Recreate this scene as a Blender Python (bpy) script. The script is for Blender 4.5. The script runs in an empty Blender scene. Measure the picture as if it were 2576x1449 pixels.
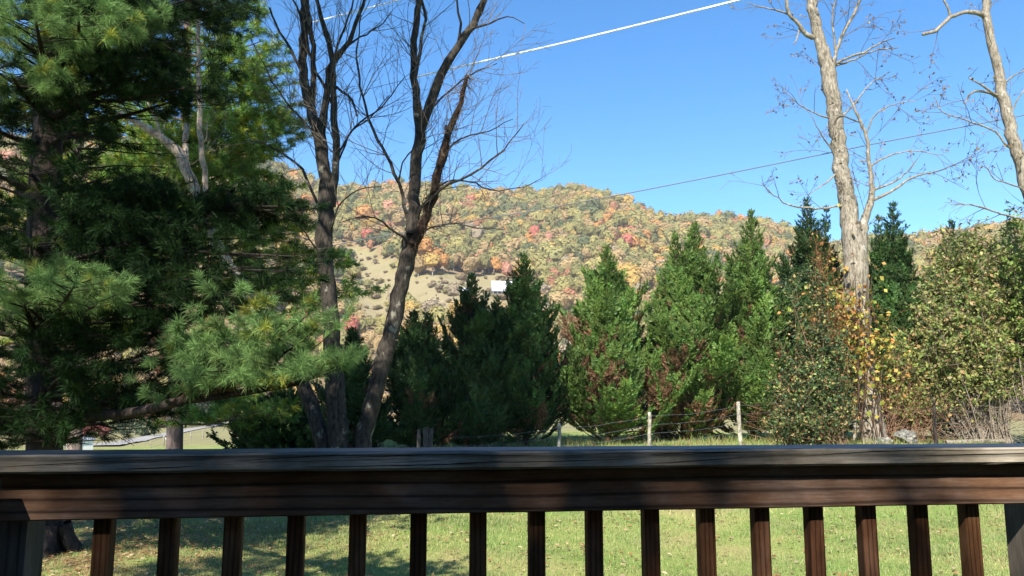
import bpy, math, random
import numpy as np
from mathutils import Vector, Matrix

random.seed(7)
rng = np.random.default_rng(11)
scene = bpy.context.scene
COL = scene.collection
R = math.radians

# ------------------------------------------------------------------ camera, sky, sun, exposure
EYE = np.array([0.0, 0.0, 2.0])
PITCH = R(8.0)
cam = bpy.data.cameras.new('camera')
cam.sensor_width = 36.0
cam.lens = 28.0
cam.clip_start = 0.05
cam.clip_end = 6000.0
cam_o = bpy.data.objects.new('camera', cam)
COL.objects.link(cam_o)
cam_o.location = EYE
cam_o.rotation_euler = (R(90) + PITCH, 0, 0)
scene.camera = cam_o

SUN_EL = R(42.0)
SUN_AZ = R(180.0 - 18.0)      # degrees to the right of +Y seen from above, measured the other way: behind and to the left
sun_dir = np.array([-math.sin(R(18)) * math.cos(SUN_EL), -math.cos(R(18)) * math.cos(SUN_EL), math.sin(SUN_EL)])
world = bpy.data.worlds.new('World')
scene.world = world
world.use_nodes = True
wn = world.node_tree
wn.nodes.clear()
sky = wn.nodes.new('ShaderNodeTexSky')
sky.sky_type = 'NISHITA'
sky.sun_disc = False
sky.sun_elevation = SUN_EL
sky.sun_rotation = math.atan2(sun_dir[0], sun_dir[1])
sky.altitude = 800
sky.air_density = 1.0
sky.dust_density = 0.2
sky.ozone_density = 2.2
bg = wn.nodes.new('ShaderNodeBackground')
bg.inputs[1].default_value = 0.112
wo = wn.nodes.new('ShaderNodeOutputWorld')
hsv = wn.nodes.new('ShaderNodeHueSaturation')
hsv.inputs['Saturation'].default_value = 1.36
wn.links.new(sky.outputs[0], hsv.inputs['Color'])
wn.links.new(hsv.outputs[0], bg.inputs[0])
wn.links.new(bg.outputs[0], wo.inputs[0])

sun = bpy.data.lights.new('sun', 'SUN')
sun.energy = 5.0
sun.angle = R(0.5)
sun.color = (1.0, 0.94, 0.84)
sun_o = bpy.data.objects.new('sun', sun)
COL.objects.link(sun_o)
sun_o.rotation_euler = Vector(sun_dir).to_track_quat('Z', 'Y').to_euler()

scene.view_settings.view_transform = 'Standard'
scene.view_settings.look = 'None'
scene.view_settings.exposure = 1.2
scene.view_settings.gamma = 1.0
scene.render.engine = 'CYCLES'
HAZE = 0.00014
scene.cycles.volume_bounces = 0
scene.cycles.max_bounces = 6
scene.cycles.diffuse_bounces = 3
scene.cycles.transparent_max_bounces = 8

# ------------------------------------------------------------------ helpers
F = 2002.0
FW = np.array([0, math.cos(PITCH), math.sin(PITCH)])
UP = np.array([0, -math.sin(PITCH), math.cos(PITCH)])
RT = np.array([1.0, 0, 0])


def ray(x, y):
    return FW + RT * ((x - 1288.0) / F) + UP * ((724.5 - y) / F)


def P(x, y, Y):
    d = ray(x, y)
    return EYE + d * (Y / d[1])


def proj(p):
    q = np.asarray(p) - EYE
    w = q @ FW
    return 1288 + F * (q @ RT) / w, 724.5 - F * (q @ UP) / w


def nrm(v):
    v = np.asarray(v, float)
    return v / np.maximum(np.linalg.norm(v, axis=-1, keepdims=True), 1e-9)


def ss(a, b, x):
    t = np.clip((x - a) / (b - a), 0, 1)
    return t * t * (3 - 2 * t)


class MB:
    """Collects triangles and quads, a material index for each face and a colour for each vertex; build() links ONE mesh object."""

    def __init__(s):
        s.v, s.c, s.t, s.q, s.tm, s.qm, s.n = [], [], [], [], [], [], 0
        s.sm_t, s.sm_q = [], []

    def add(s, v, tris=None, quads=None, col=(1, 1, 1), mat=0, smooth=False):
        v = np.asarray(v, np.float32).reshape(-1, 3)
        c = np.asarray(col, np.float32)
        if c.ndim == 1:
            c = np.repeat(c[None, :], len(v), 0)
        s.v.append(v)
        s.c.append(c)
        if tris is not None and len(tris):
            t = np.asarray(tris, np.int32).reshape(-1, 3) + s.n
            s.t.append(t); s.tm.append(np.full(len(t), mat, np.int32)); s.sm_t.append(np.full(len(t), smooth, bool))
        if quads is not None and len(quads):
            q = np.asarray(quads, np.int32).reshape(-1, 4) + s.n
            s.q.append(q); s.qm.append(np.full(len(q), mat, np.int32)); s.sm_q.append(np.full(len(q), smooth, bool))
        s.n += len(v)
        return s

    def box(s, lo, hi, col=(1, 1, 1), mat=0, M=None):
        x0, y0, z0 = lo; x1, y1, z1 = hi
        v = np.array([[x0, y0, z0], [x1, y0, z0], [x1, y1, z0], [x0, y1, z0], [x0, y0, z1], [x1, y0, z1], [x1, y1, z1], [x0, y1, z1]], float)
        if M is not None:
            v = M(v)
        return s.add(v, quads=[[0, 3, 2, 1], [4, 5, 6, 7], [0, 1, 5, 4], [1, 2, 6, 5], [2, 3, 7, 6], [3, 0, 4, 7]], col=col, mat=mat)

    def tube(s, pts, rad, k=6, col=(1, 1, 1), mat=0, cap=True, rough=0.0):
        pts = np.asarray(pts, float); n = len(pts)
        rad = np.broadcast_to(np.asarray(rad, float), (n,))
        T = nrm(np.gradient(pts, axis=0))
        a = np.array([0, 0, 1.0]) if abs(T[0][2]) < 0.9 else np.array([0, 1.0, 0])
        N = nrm(np.cross(T[0], a))
        Ns = []
        for i in range(n):
            N = nrm(N - T[i] * (N @ T[i])); Ns.append(N)
        Ns = np.array(Ns); Bs = np.cross(T, Ns)
        ang = np.arange(k) * 2 * math.pi / k
        rr = rad[:, None] * (1 + rough * rng.standard_normal((n, k)))
        v = pts[:, None, :] + rr[:, :, None] * (np.cos(ang)[None, :, None] * Ns[:, None, :] + np.sin(ang)[None, :, None] * Bs[:, None, :])
        i = np.arange(n - 1)[:, None] * k; j = np.arange(k)[None, :]; j2 = (j + 1) % k
        q = np.stack([i + j, i + j2, i + k + j2, i + k + j], -1).reshape(-1, 4)
        v = v.reshape(-1, 3)
        tr = None
        if cap:
            v = np.vstack([v, pts[-1] + T[-1] * rad[-1] * 0.3])
            m = n * k; b = (n - 1) * k
            tr = [[b + jj, b + (jj + 1) % k, m] for jj in range(k)]
        return s.add(v, tris=tr, quads=q, col=col, mat=mat, smooth=True)

    def mesh(s, name, mats):
        me = bpy.data.meshes.new(name)
        V = np.concatenate(s.v); C = np.concatenate(s.c)
        t = np.concatenate(s.t) if s.t else np.zeros((0, 3), np.int32)
        q = np.concatenate(s.q) if s.q else np.zeros((0, 4), np.int32)
        me.vertices.add(len(V)); me.vertices.foreach_set('co', V.ravel())
        loops = np.concatenate([t.ravel(), q.ravel()]).astype(np.int32)
        me.loops.add(len(loops)); me.loops.foreach_set('vertex_index', loops)
        nt, nq = len(t), len(q)
        me.polygons.add(nt + nq)
        ls = np.concatenate([np.arange(nt) * 3, nt * 3 + np.arange(nq) * 4]).astype(np.int32)
        me.polygons.foreach_set('loop_start', ls)
        me.polygons.foreach_set('loop_total', np.concatenate([np.full(nt, 3), np.full(nq, 4)]).astype(np.int32))
        me.polygons.foreach_set('material_index', np.concatenate(s.tm + s.qm).astype(np.int32))
        me.polygons.foreach_set('use_smooth', np.concatenate(s.sm_t + s.sm_q))
        for m in (mats if isinstance(mats, (list, tuple)) else [mats]):
            me.materials.append(m)
        ca = me.color_attributes.new('tint', 'FLOAT_COLOR', 'POINT')
        ca.data.foreach_set('color', np.concatenate([C, np.ones((len(C), 1), np.float32)], 1).ravel())
        me.update(calc_edges=True); me.validate()
        return me

    def build(s, name, mats, parent=None):
        o = bpy.data.objects.new(name, s.mesh(name, mats))
        COL.objects.link(o)
        if parent is not None:
            o.parent = parent
            o.matrix_parent_inverse = Matrix.Translation(-Vector(parent.location))
        return o


def tag(o, label, cat, group=None):
    o['label'] = label; o['category'] = cat
    if group: o['group'] = group
    return o


def thing(name, label, cat, loc, group=None):
    o = bpy.data.objects.new(name, None); COL.objects.link(o)
    o.location = loc
    return tag(o, label, cat, group)


def structure(o, kind='structure'):
    o['kind'] = kind
    return o


def spline(pts, step=0.25):
    """Catmull-Rom through rows of (x, y, z, r)."""
    p = np.asarray(pts, float)
    if len(p) < 3:
        n = max(2, int(np.linalg.norm(p[-1][:3] - p[0][:3]) / step))
        t = np.linspace(0, 1, n + 1)[:, None]
        return p[0] * (1 - t) + p[-1] * t
    q = np.vstack([2 * p[0] - p[1], p, 2 * p[-1] - p[-2]])
    out = []
    for i in range(1, len(q) - 2):
        n = max(1, int(round(np.linalg.norm(q[i + 1][:3] - q[i][:3]) / step)))
        for k in range(n):
            t = k / n
            a, b, c, d = q[i - 1], q[i], q[i + 1], q[i + 2]
            out.append(0.5 * (2 * b + (c - a) * t + (2 * a - 5 * b + 4 * c - d) * t * t + (3 * b - a - 3 * c + d) * t ** 3))
    out.append(q[-2])
    out = np.array(out)
    out[:, 3:] = np.maximum(out[:, 3:], 0.002)
    return out


# ------------------------------------------------------------------ materials
def new_mat(name):
    m = bpy.data.materials.new(name); m.use_nodes = True
    nt = m.node_tree; b = nt.nodes['Principled BSDF']
    return m, nt, b


def N(nt, t, **kw):
    n = nt.nodes.new(t)
    for k, v in kw.items():
        setattr(n, k, v)
    return n


def noise(nt, scale, detail=4, rough=0.6, vec=None):
    n = N(nt, 'ShaderNodeTexNoise'); n.inputs['Scale'].default_value = scale
    n.inputs['Detail'].default_value = detail; n.inputs['Roughness'].default_value = rough
    if vec: nt.links.new(vec, n.inputs['Vector'])
    return n.outputs['Fac']


def ramp(nt, fac, stops):
    r = N(nt, 'ShaderNodeValToRGB')
    while len(r.color_ramp.elements) < len(stops): r.color_ramp.elements.new(0.5)
    for e, (p, c) in zip(r.color_ramp.elements, stops):
        e.position = p; e.color = (*c, 1) if len(c) == 3 else c
    nt.links.new(fac, r.inputs[0])
    return r.outputs[0]


def mix(nt, fac, a, b, blend='MIX'):
    m = N(nt, 'ShaderNodeMix', data_type='RGBA', blend_type=blend)
    for sock, v in ((m.inputs[0], fac), (m.inputs[6], a), (m.inputs[7], b)):
        if isinstance(v, (int, float)): sock.default_value = v
        elif isinstance(v, tuple): sock.default_value = (*v, 1)
        else: nt.links.new(v, sock)
    return m.outputs[2]


def tint_out(nt):
    a = N(nt, 'ShaderNodeVertexColor', layer_name='tint')
    return a.outputs[0]


def obj_vec(nt, scale=(1, 1, 1)):
    g = N(nt, 'ShaderNodeNewGeometry')
    mp = N(nt, 'ShaderNodeMapping'); mp.inputs['Scale'].default_value = scale
    nt.links.new(g.outputs['Position'], mp.inputs[0])
    return mp.outputs[0]


def bump(nt, b, h, strength=0.5, dist=0.02):
    bp = N(nt, 'ShaderNodeBump'); bp.inputs['Strength'].default_value = strength; bp.inputs['Distance'].default_value = dist
    nt.links.new(h, bp.inputs['Height']); nt.links.new(bp.outputs[0], b.inputs['Normal'])


def leaf_mat(name, translucency=0.3, rough=0.5, spec=0.3, rand=0.25):
    m, nt, b = new_mat(name)
    c = tint_out(nt)
    nz = noise(nt, 6.0, 2)
    c2 = mix(nt, 1.0, c, ramp(nt, nz, [(0.25, (1 - rand,) * 3), (0.75, (1 + rand,) * 3)]), 'MULTIPLY')
    nt.links.new(c2, b.inputs['Base Color'])
    b.inputs['Roughness'].default_value = rough
    b.inputs['Specular IOR Level'].default_value = spec
    tr = N(nt, 'ShaderNodeBsdfTranslucent'); nt.links.new(c2, tr.inputs[0])
    mx = N(nt, 'ShaderNodeMixShader'); mx.inputs[0].default_value = translucency
    out = nt.nodes['Material Output']
    nt.links.new(b.outputs[0], mx.inputs[1]); nt.links.new(tr.outputs[0], mx.inputs[2]); nt.links.new(mx.outputs[0], out.inputs[0])
    return m


def bark_mat(name, dark, light, patch=None, scale=9.0, stretch=0.25, patch_lo=0.55, bumps=0.8):
    m, nt, b = new_mat(name)
    v = obj_vec(nt, (1, 1, stretch))
    n1 = noise(nt, scale * 2.2, 5, 0.7, v)
    col = ramp(nt, n1, [(0.34, dark), (0.62, light)])
    if patch:
        n2 = noise(nt, scale * 0.55, 5, 0.65, obj_vec(nt, (1, 1, 0.7)))
        col = mix(nt, ramp(nt, n2, [(patch_lo, (0, 0, 0)), (patch_lo + 0.06, (1, 1, 1))]), col, patch)
    col = mix(nt, 1.0, col, tint_out(nt), 'MULTIPLY')
    nt.links.new(col, b.inputs['Base Color'])
    b.inputs['Roughness'].default_value = 0.9
    b.inputs['Specular IOR Level'].default_value = 0.15
    bump(nt, b, n1, bumps, 0.03)
    return m


def plain(name, col, rough=0.8, spec=0.3, var=0.15, scale=8.0, metal=0.0):
    m, nt, b = new_mat(name)
    n1 = noise(nt, scale, 4)
    c = ramp(nt, n1, [(0.3, tuple(x * (1 - var) for x in col)), (0.7, tuple(min(1, x * (1 + var)) for x in col))])
    nt.links.new(c, b.inputs['Base Color'])
    b.inputs['Roughness'].default_value = rough; b.inputs['Specular IOR Level'].default_value = spec
    b.inputs['Metallic'].default_value = metal
    return m


M_needle = leaf_mat('pine_needles', 0.22, 0.55, 0.10)
M_cyp = leaf_mat('cypress_sprays', 0.22, 0.55, 0.25)
M_leaf = leaf_mat('broad_leaves', 0.35, 0.5, 0.3)
M_far = leaf_mat('hill_leaves', 0.25, 0.8, 0.1, 0.15)
M_grass = leaf_mat('grass_blades', 0.3, 0.6, 0.2)
M_pinebark = bark_mat('pine_bark', (0.010, 0.008, 0.007), (0.055, 0.042, 0.035), None, 7)
M_pinebark2 = bark_mat('pine_bark_pale', (0.06, 0.045, 0.04), (0.24, 0.18, 0.16), None, 7)
M_maple = bark_mat('grey_bark', (0.012, 0.010, 0.008), (0.068, 0.057, 0.046), (0.20, 0.19, 0.145), 8, 0.3, 0.60)
M_dead = bark_mat('peeling_bark', (0.16, 0.10, 0.07), (0.42, 0.36, 0.29), (0.32, 0.34, 0.24), 8, 0.5, 0.58)
M_twig = bark_mat('twig_bark', (0.08, 0.065, 0.052), (0.24, 0.20, 0.16), None, 12, 1)
M_syc = bark_mat('pale_bark', (0.10, 0.08, 0.058), (0.33, 0.29, 0.225), (0.42, 0.39, 0.33), 7, 0.3, 0.60)
M_vinebark = bark_mat('vine_bark', (0.03, 0.018, 0.012), (0.12, 0.07, 0.045), None, 14, 1)


def wood_mat(name, dark, mid, light, axis='X', rings=18.0, ring_dark=0.45, blotch=3.0):
    """Sawn wood: growth-ring lines running along the board, fine grain, blotches of wear."""
    m, nt, b = new_mat(name)
    tc = N(nt, 'ShaderNodeTexCoord')

    def mp(sc):
        q = N(nt, 'ShaderNodeMapping'); q.inputs['Scale'].default_value = sc; nt.links.new(tc.outputs['Object'], q.inputs[0]); return q.outputs[0]
    lo = (0.13, 1, 1) if axis == 'X' else (1, 1, 0.13)
    fine_ = (0.06, 1, 1) if axis == 'X' else (1, 1, 0.06)
    w = N(nt, 'ShaderNodeTexWave', wave_type='BANDS', bands_direction='Z' if axis == 'X' else 'X')
    w.inputs['Scale'].default_value = rings; w.inputs['Distortion'].default_value = 9.0; w.inputs['Detail'].default_value = 2.5; w.inputs['Detail Scale'].default_value = 0.30
    nt.links.new(mp(lo), w.inputs[0])
    n1 = noise(nt, 220, 4, 0.65, mp(fine_)); n2 = noise(nt, blotch, 5, 0.65, mp((0.6, 1, 1.6) if axis == 'X' else (1.6, 1.6, 0.6)))
    c = ramp(nt, n2, [(0.30, dark), (0.5, mid), (0.70, light)])
    c = mix(nt, 1.0, c, ramp(nt, w.outputs['Fac'], [(0.0, (ring_dark,) * 3), (0.22, (0.95, 0.95, 0.95)), (1.0, (1.12, 1.1, 1.08))]), 'MULTIPLY')
    c = mix(nt, 1.0, c, ramp(nt, n1, [(0.3, (0.72, 0.71, 0.70)), (0.7, (1.22, 1.22, 1.2))]), 'MULTIPLY')
    c = mix(nt, 1.0, c, tint_out(nt), 'MULTIPLY')
    nt.links.new(c, b.inputs['Base Color'])
    b.inputs['Roughness'].default_value = 0.8; b.inputs['Specular IOR Level'].default_value = 0.1
    bump(nt, b, n1, 0.4, 0.0015)
    return m


M_hand = wood_mat('weathered_handrail', (0.12, 0.10, 0.072), (0.215, 0.185, 0.14), (0.32, 0.285, 0.23), 'X', 9, 0.55, 9)
M_stain = wood_mat('stained_rail', (0.075, 0.036, 0.020), (0.135, 0.075, 0.045), (0.21, 0.145, 0.115), 'X', 11, 0.38, 6)
M_bal = wood_mat('stained_baluster', (0.034, 0.015, 0.008), (0.095, 0.044, 0.020), (0.17, 0.098, 0.055), 'Z', 26, 0.4, 5)
m, nt, b = new_mat('dark_rail_top')  # streaked near-black grey, used on the handrail's top faces only
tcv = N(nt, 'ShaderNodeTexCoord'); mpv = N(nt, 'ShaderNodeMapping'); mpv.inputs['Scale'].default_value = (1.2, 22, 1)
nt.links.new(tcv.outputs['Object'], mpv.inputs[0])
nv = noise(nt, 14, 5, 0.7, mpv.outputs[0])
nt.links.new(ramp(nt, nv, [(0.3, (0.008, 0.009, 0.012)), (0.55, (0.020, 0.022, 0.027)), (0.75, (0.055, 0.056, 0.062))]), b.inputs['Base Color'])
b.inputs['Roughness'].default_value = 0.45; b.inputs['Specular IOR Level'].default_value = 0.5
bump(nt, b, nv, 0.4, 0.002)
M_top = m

# ------------------------------------------------------------------ terrain
LT = np.array([[0, 0], [28, -0.05], [45, -0.65], [60, -1.2], [106, -2.9], [154, -4.0], [220, -4.6], [260, -3.5], [300, 6], [400, 38], [480, 66], [600, 112],
               [750, 185], [900, 243], [980, 248], [1200, 215], [1600, 150], [2500, 60]], float)
RIDGE = [(-800, 390), (-200, 350), (300, 340), (560, 352), (640, 380), (720, 424), (830, 466), (900, 464), (1050, 454), (1100, 461), (1200, 475), (1290, 480), (1400, 475), (1440, 463),
         (1490, 468), (1540, 493), (1600, 506), (1660, 541), (1700, 540), (1800, 535), (1900, 545), (1990, 575), (2080, 612), (2180, 604), (2290, 592), (2450, 578), (2576, 556), (2900, 520), (3400, 500)]
rid_az = np.array([math.atan2(ray(x, 600)[0], ray(x, 600)[1]) for x, y in RIDGE])
rid_z = np.array([2 + 900 * (ray(x, y + 24)[2] / math.hypot(*ray(x, y + 24)[:2])) for x, y in RIDGE])


def H(x, y):
    x = np.asarray(x, float); y = np.asarray(y, float)
    r = np.hypot(x, y); az = np.arctan2(x, y)
    left = np.interp(r, LT[:, 0], LT[:, 1])
    front = ss(R(75), R(50), np.abs(az))
    zr = np.interp(az, rid_az, rid_z)
    k = zr / 243.0
    far = np.where(left > 0, left * k, left)
    # spurs and draws on the slope
    spur = (np.sin(az * 23 + r * 0.006) * 6 + np.sin(az * 51 + 1.3 + r * 0.011) * 3) * ss(300, 430, r) * ss(860, 700, r)
    far = (far + spur) * front + (1 - front) * np.where(left > 0, left * 0.25, left)
    yard = np.interp(r, [0, 10, 28, 40, 75, 110], [0, 0, 0.55, 0.5, -1.6, -2.9])
    w = ss(R(-16), R(-9), az) * ss(115, 90, r)
    z = far * (1 - w) + yard * w
    z = z + (0.03 * np.sin(x * 1.3 + y * .7) + 0.03 * np.sin(y * 1.1 - x * .5)) * ss(3, 8, r) * ss(200, 60, r)
    return z


def Hs(x, y):
    return float(H(x, y))


def ground_pt(x, y, Y):
    """Point of the ground under the pixel column x at forward distance Y."""
    p = P(x, y, Y)
    return np.array([p[0], Y, Hs(p[0], Y)])


# pasture polygons on the slope, outlined as seen from the porch and laid on the terrain
PAST = [np.array(q, float) for q in ([(850, 618), (905, 628), (985, 660), (1010, 690), (1060, 700), (1110, 688), (1200, 700), (1235, 690), (1320, 712), (1345, 745), (1330, 800), (1240, 830), (1100, 800), (1010, 770), (960, 745), (930, 730), (900, 700)],
                                     [(850, 690), (905, 715), (960, 760), (1000, 800), (960, 830), (900, 800), (850, 760)])]


def inside(poly, x, y):
    x = np.asarray(x); y = np.asarray(y)
    r = np.zeros(x.shape, bool)
    n = len(poly)
    for i in range(n):
        (x1, y1), (x2, y2) = poly[i], poly[(i + 1) % n]
        c = ((y1 > y) != (y2 > y)) & (x < (x2 - x1) * (y - y1) / (y2 - y1 + 1e-9) + x1)
        r ^= c
    return r


def in_pasture(p):
    px, py = proj(p)
    return inside(PAST[0], px, py) | inside(PAST[1], px, py)


m, nt, b = new_mat('ground')
v = obj_vec(nt)
t = N(nt, 'ShaderNodeSeparateColor'); nt.links.new(tint_out(nt), t.inputs[0])
g = ramp(nt, noise(nt, 0.55, 6, 0.65, v), [(0.30, (0.34, 0.275, 0.135)), (0.46, (0.26, 0.28, 0.10)), (0.62, (0.165, 0.245, 0.06)), (0.78, (0.24, 0.28, 0.095))])
g = mix(nt, 1.0, g, ramp(nt, noise(nt, 28, 5, 0.75, v), [(0.3, (0.62, 0.62, 0.55)), (0.7, (1.3, 1.3, 1.2))]), 'MULTIPLY')
fine = noise(nt, 9, 5, 0.75, v)
straw = ramp(nt, fine, [(0.3, (0.36, 0.25, 0.09)), (0.7, (0.50, 0.38, 0.16))])
pas = ramp(nt, noise(nt, 0.045, 6, 0.7, v), [(0.3, (0.17, 0.145, 0.07)), (0.5, (0.25, 0.205, 0.115)), (0.7, (0.21, 0.19, 0.095))])
flo = ramp(nt, noise(nt, 0.25, 5, 0.7, v), [(0.3, (0.16, 0.11, 0.06)), (0.7, (0.27, 0.19, 0.11))])
litter = ramp(nt, noise(nt, 14, 5, 0.8, v), [(0.35, (0.13, 0.085, 0.04)), (0.65, (0.30, 0.20, 0.10))])
c = mix(nt, t.outputs[0], g, pas)
c = mix(nt, t.outputs[1], c, flo)
lm = N(nt, 'ShaderNodeMath', operation='MULTIPLY'); nt.links.new(t.outputs[2], lm.inputs[0])
nt.links.new(ramp(nt, noise(nt, 1.7, 4, 0.6, v), [(0.35, (0, 0, 0)), (0.6, (1, 1, 1))]), lm.inputs[1])
c = mix(nt, lm.outputs[0], c, litter)
nt.links.new(c, b.inputs['Base Color']); b.inputs['Roughness'].default_value = 0.95; b.inputs['Specular IOR Level'].default_value = 0.1
bump(nt, b, noise(nt, 22, 5, 0.7, v), 0.6, 0.05)
M_ground = m

az_g = np.concatenate([np.arange(-180, -60, 4.0), np.arange(-60, 60, 0.6), np.arange(60, 180, 4.0)])
r_g = np.concatenate([[0.01], np.arange(1.5, 40, 1.2), np.arange(40, 110, 4), np.arange(110, 260, 10), np.arange(260, 1000, 12), [1030, 1100, 1200, 1350, 1600, 2000, 2500]])
AA, RR = np.meshgrid(R(1) * az_g, r_g)
GX, GY = RR * np.sin(AA), RR * np.cos(AA)
GZ = H(GX, GY)
pts = np.stack([GX, GY, GZ], -1)
pf = np.where((GY > 30), in_pasture(pts.reshape(-1, 3)).reshape(GX.shape), 0) * (RR > 240)
forest = (RR > 255).astype(float) * (1 - pf)
strawv = ss(55, 75, RR) * (1 - forest) * (1 - pf)
litterv = ss(7.0, 2.0, np.hypot(GX + 6.5, GY - 11.5)) + 0.5 * ss(6, 2, np.hypot(GX - 12, GY - 27))
colg = np.stack([np.clip(pf + strawv * 0.75, 0, 1), forest, np.clip(litterv, 0, 1)], -1)
na = len(az_g)


def ring_mesh(i0, i1, name):
    nr = i1 - i0
    i = np.arange(nr - 1)[:, None] * na; j = np.arange(na)[None, :]; j2 = (j + 1) % na
    q = np.stack([i + j2, i + j, i + na + j, i + na + j2], -1).reshape(-1, 4)
    mb = MB(); mb.add(pts[i0:i1].reshape(-1, 3), quads=q[:, ::-1] * 1, col=colg[i0:i1].reshape(-1, 3), smooth=True)
    return structure(mb.build(name, M_ground))


isp = int(np.searchsorted(r_g, 250))
ring_mesh(0, isp + 1, 'ground')
ring_mesh(isp, len(r_g), 'hill')

# gravel road across the far pasture
M_road = plain('gravel_road', (0.29, 0.275, 0.255), 0.95, 0.1, 0.12, 3)
rp = []
for (x, y) in [(150, 1128), (250, 1122), (340, 1109), (400, 1097), (470, 1083), (540, 1071), (585, 1063), (640, 1056)]:
    d = ray(x, y); best = None
    for D in np.linspace(40, 250, 841):
        q = EYE + d * (D / d[1]); e = q[2] - Hs(q[0], q[1])
        if e < 0.0:
            best = q; break
    if best is None:
        D = 215 - (640 - x) * 0.1; q = EYE + d * (D / d[1]); best = np.array([q[0], q[1], 0])
    rp.append([best[0], best[1], 0, 1.5])
rs = spline(rp, 3.0)
T = nrm(np.gradient(rs[:, :2], axis=0)); Np = np.stack([-T[:, 1], T[:, 0]], 1)
rv = []
for s_ in (-1, -0.33, 0.33, 1):
    q = rs[:, :2] + Np * 1.5 * s_
    rv.append(np.stack([q[:, 0], q[:, 1], H(q[:, 0], q[:, 1]) + 0.12], 1))
rv = np.stack(rv, 1); nn = len(rs)
i = np.arange(nn - 1)[:, None] * 4; j = np.arange(3)[None, :]
structure(MB().add(rv.reshape(-1, 3), quads=np.stack([i + j, i + j + 1, i + 4 + j + 1, i + 4 + j], -1).reshape(-1, 4), smooth=True).build('road', M_road))

# ------------------------------------------------------------------ deck railing
S0 = np.array([-0.9134, 1.83]); SD = np.array([0.13916, 0.01717]); SL = np.linalg.norm(SD); SU = SD / SL; SN = np.array([-SU[1], SU[0]])  # SN points away from the porch
RZ = math.atan2(SU[1], SU[0])
rail = thing('deck_railing', 'weathered wooden deck railing with dark square balusters across the foreground', 'railing', (S0[0], S0[1], 0.9))


def rail_part(name, mb, mat):
    o = mb.build(name, mat)
    o.parent = rail
    o.location = (0, 0, 0); o.rotation_euler = (0, 0, RZ)
    return o


def rbox(a, b, n0, n1, z0, z1, mat_top=None, bev=0.006, seg=40, wob=0.0, col=(1, 1, 1)):
    """Eased-edge board in railing axes: a..b along, n0..n1 across, z0..z1 (world height, stored relative to the railing)."""
    mb = MB()
    z0 -= 0.9; z1 -= 0.9
    prof = [(n0, z0 + bev), (n0, z1 - bev), (n0 + bev * 0.4, z1 - bev * 0.3), (n0 + bev * 1.3, z1), (n1 - bev, z1), (n1, z1 - bev), (n1, z0 + bev), (n1 - bev, z0), (n0 + bev, z0)]
    xs = np.linspace(a, b, seg)
    k = len(prof)
    v = np.zeros((seg, k, 3))
    for i2, x in enumerate(xs):
        for j2, (n_, z_) in enumerate(prof):
            v[i2, j2] = (x, n_ + wob * random.uniform(-1, 1), z_ + wob * random.uniform(-1, 1))
    i = np.arange(seg - 1)[:, None] * k; j = np.arange(k)[None, :]; jn = (j + 1) % k
    q = np.stack([i + j, i + k + j, i + k + jn, i + jn], -1)
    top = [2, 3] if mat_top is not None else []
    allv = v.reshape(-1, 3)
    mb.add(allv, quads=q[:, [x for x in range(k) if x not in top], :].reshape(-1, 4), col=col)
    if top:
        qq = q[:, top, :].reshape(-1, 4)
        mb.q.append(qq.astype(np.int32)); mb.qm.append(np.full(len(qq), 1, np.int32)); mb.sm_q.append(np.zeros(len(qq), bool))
    for e in (0, seg - 1):
        base = e * k
        mb.add(np.vstack([v[e], v[e].mean(0)]), tris=[[x, (x + 1) % k, k] if e else [(x + 1) % k, x, k] for x in range(k)], col=col)
    return mb


ZT = 2.0 - 0.1145
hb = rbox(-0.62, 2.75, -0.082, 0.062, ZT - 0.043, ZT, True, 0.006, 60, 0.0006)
M_crack = plain('open_crack', (0.006, 0.005, 0.005), 1.0, 0.0, 0.1, 20)
rc = random.Random(5)
for k in range(26):          # weather checks: long tapering slits that climb slightly along the board
    a0 = rc.uniform(-0.6, 2.4); ln = rc.uniform(0.08, 0.42); z0 = ZT - 0.9 - rc.uniform(0.009, 0.036); sl = rc.uniform(0.0, 0.05); n_ = 12
    xs_ = np.linspace(a0, a0 + ln, n_); zc = z0 + (xs_ - a0) * sl + np.cumsum([rc.uniform(-.0005, .0005) for _ in range(n_)]); zc = np.clip(zc, ZT - 0.9 - 0.036, ZT - 0.9 - 0.008)
    hwd = np.sin(np.linspace(0, math.pi, n_)) ** 0.7 * rc.uniform(0.0003, 0.0008) + 0.0001
    vv = np.stack([np.stack([xs_, np.full(n_, -0.0829), zc - hwd], 1), np.stack([xs_, np.full(n_, -0.0829), zc + hwd], 1)], 1).reshape(-1, 3); i_ = np.arange(n_ - 1)[:, None] * 2
    hb.add(vv, quads=i_ + np.array([[0, 2, 3, 1]]), mat=2)
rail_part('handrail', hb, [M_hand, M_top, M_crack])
rail_part('sub_rail', rbox(-0.20, 2.75, -0.040, -0.001, ZT - 0.1445, ZT - 0.0445, None, 0.003, 50, 0.0003), M_stain)
rail_part('bottom_rail', rbox(-0.20, 2.75, -0.040, -0.001, 0.98, 1.07, None, 0.003, 30, 0.0003), M_stain)
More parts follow.
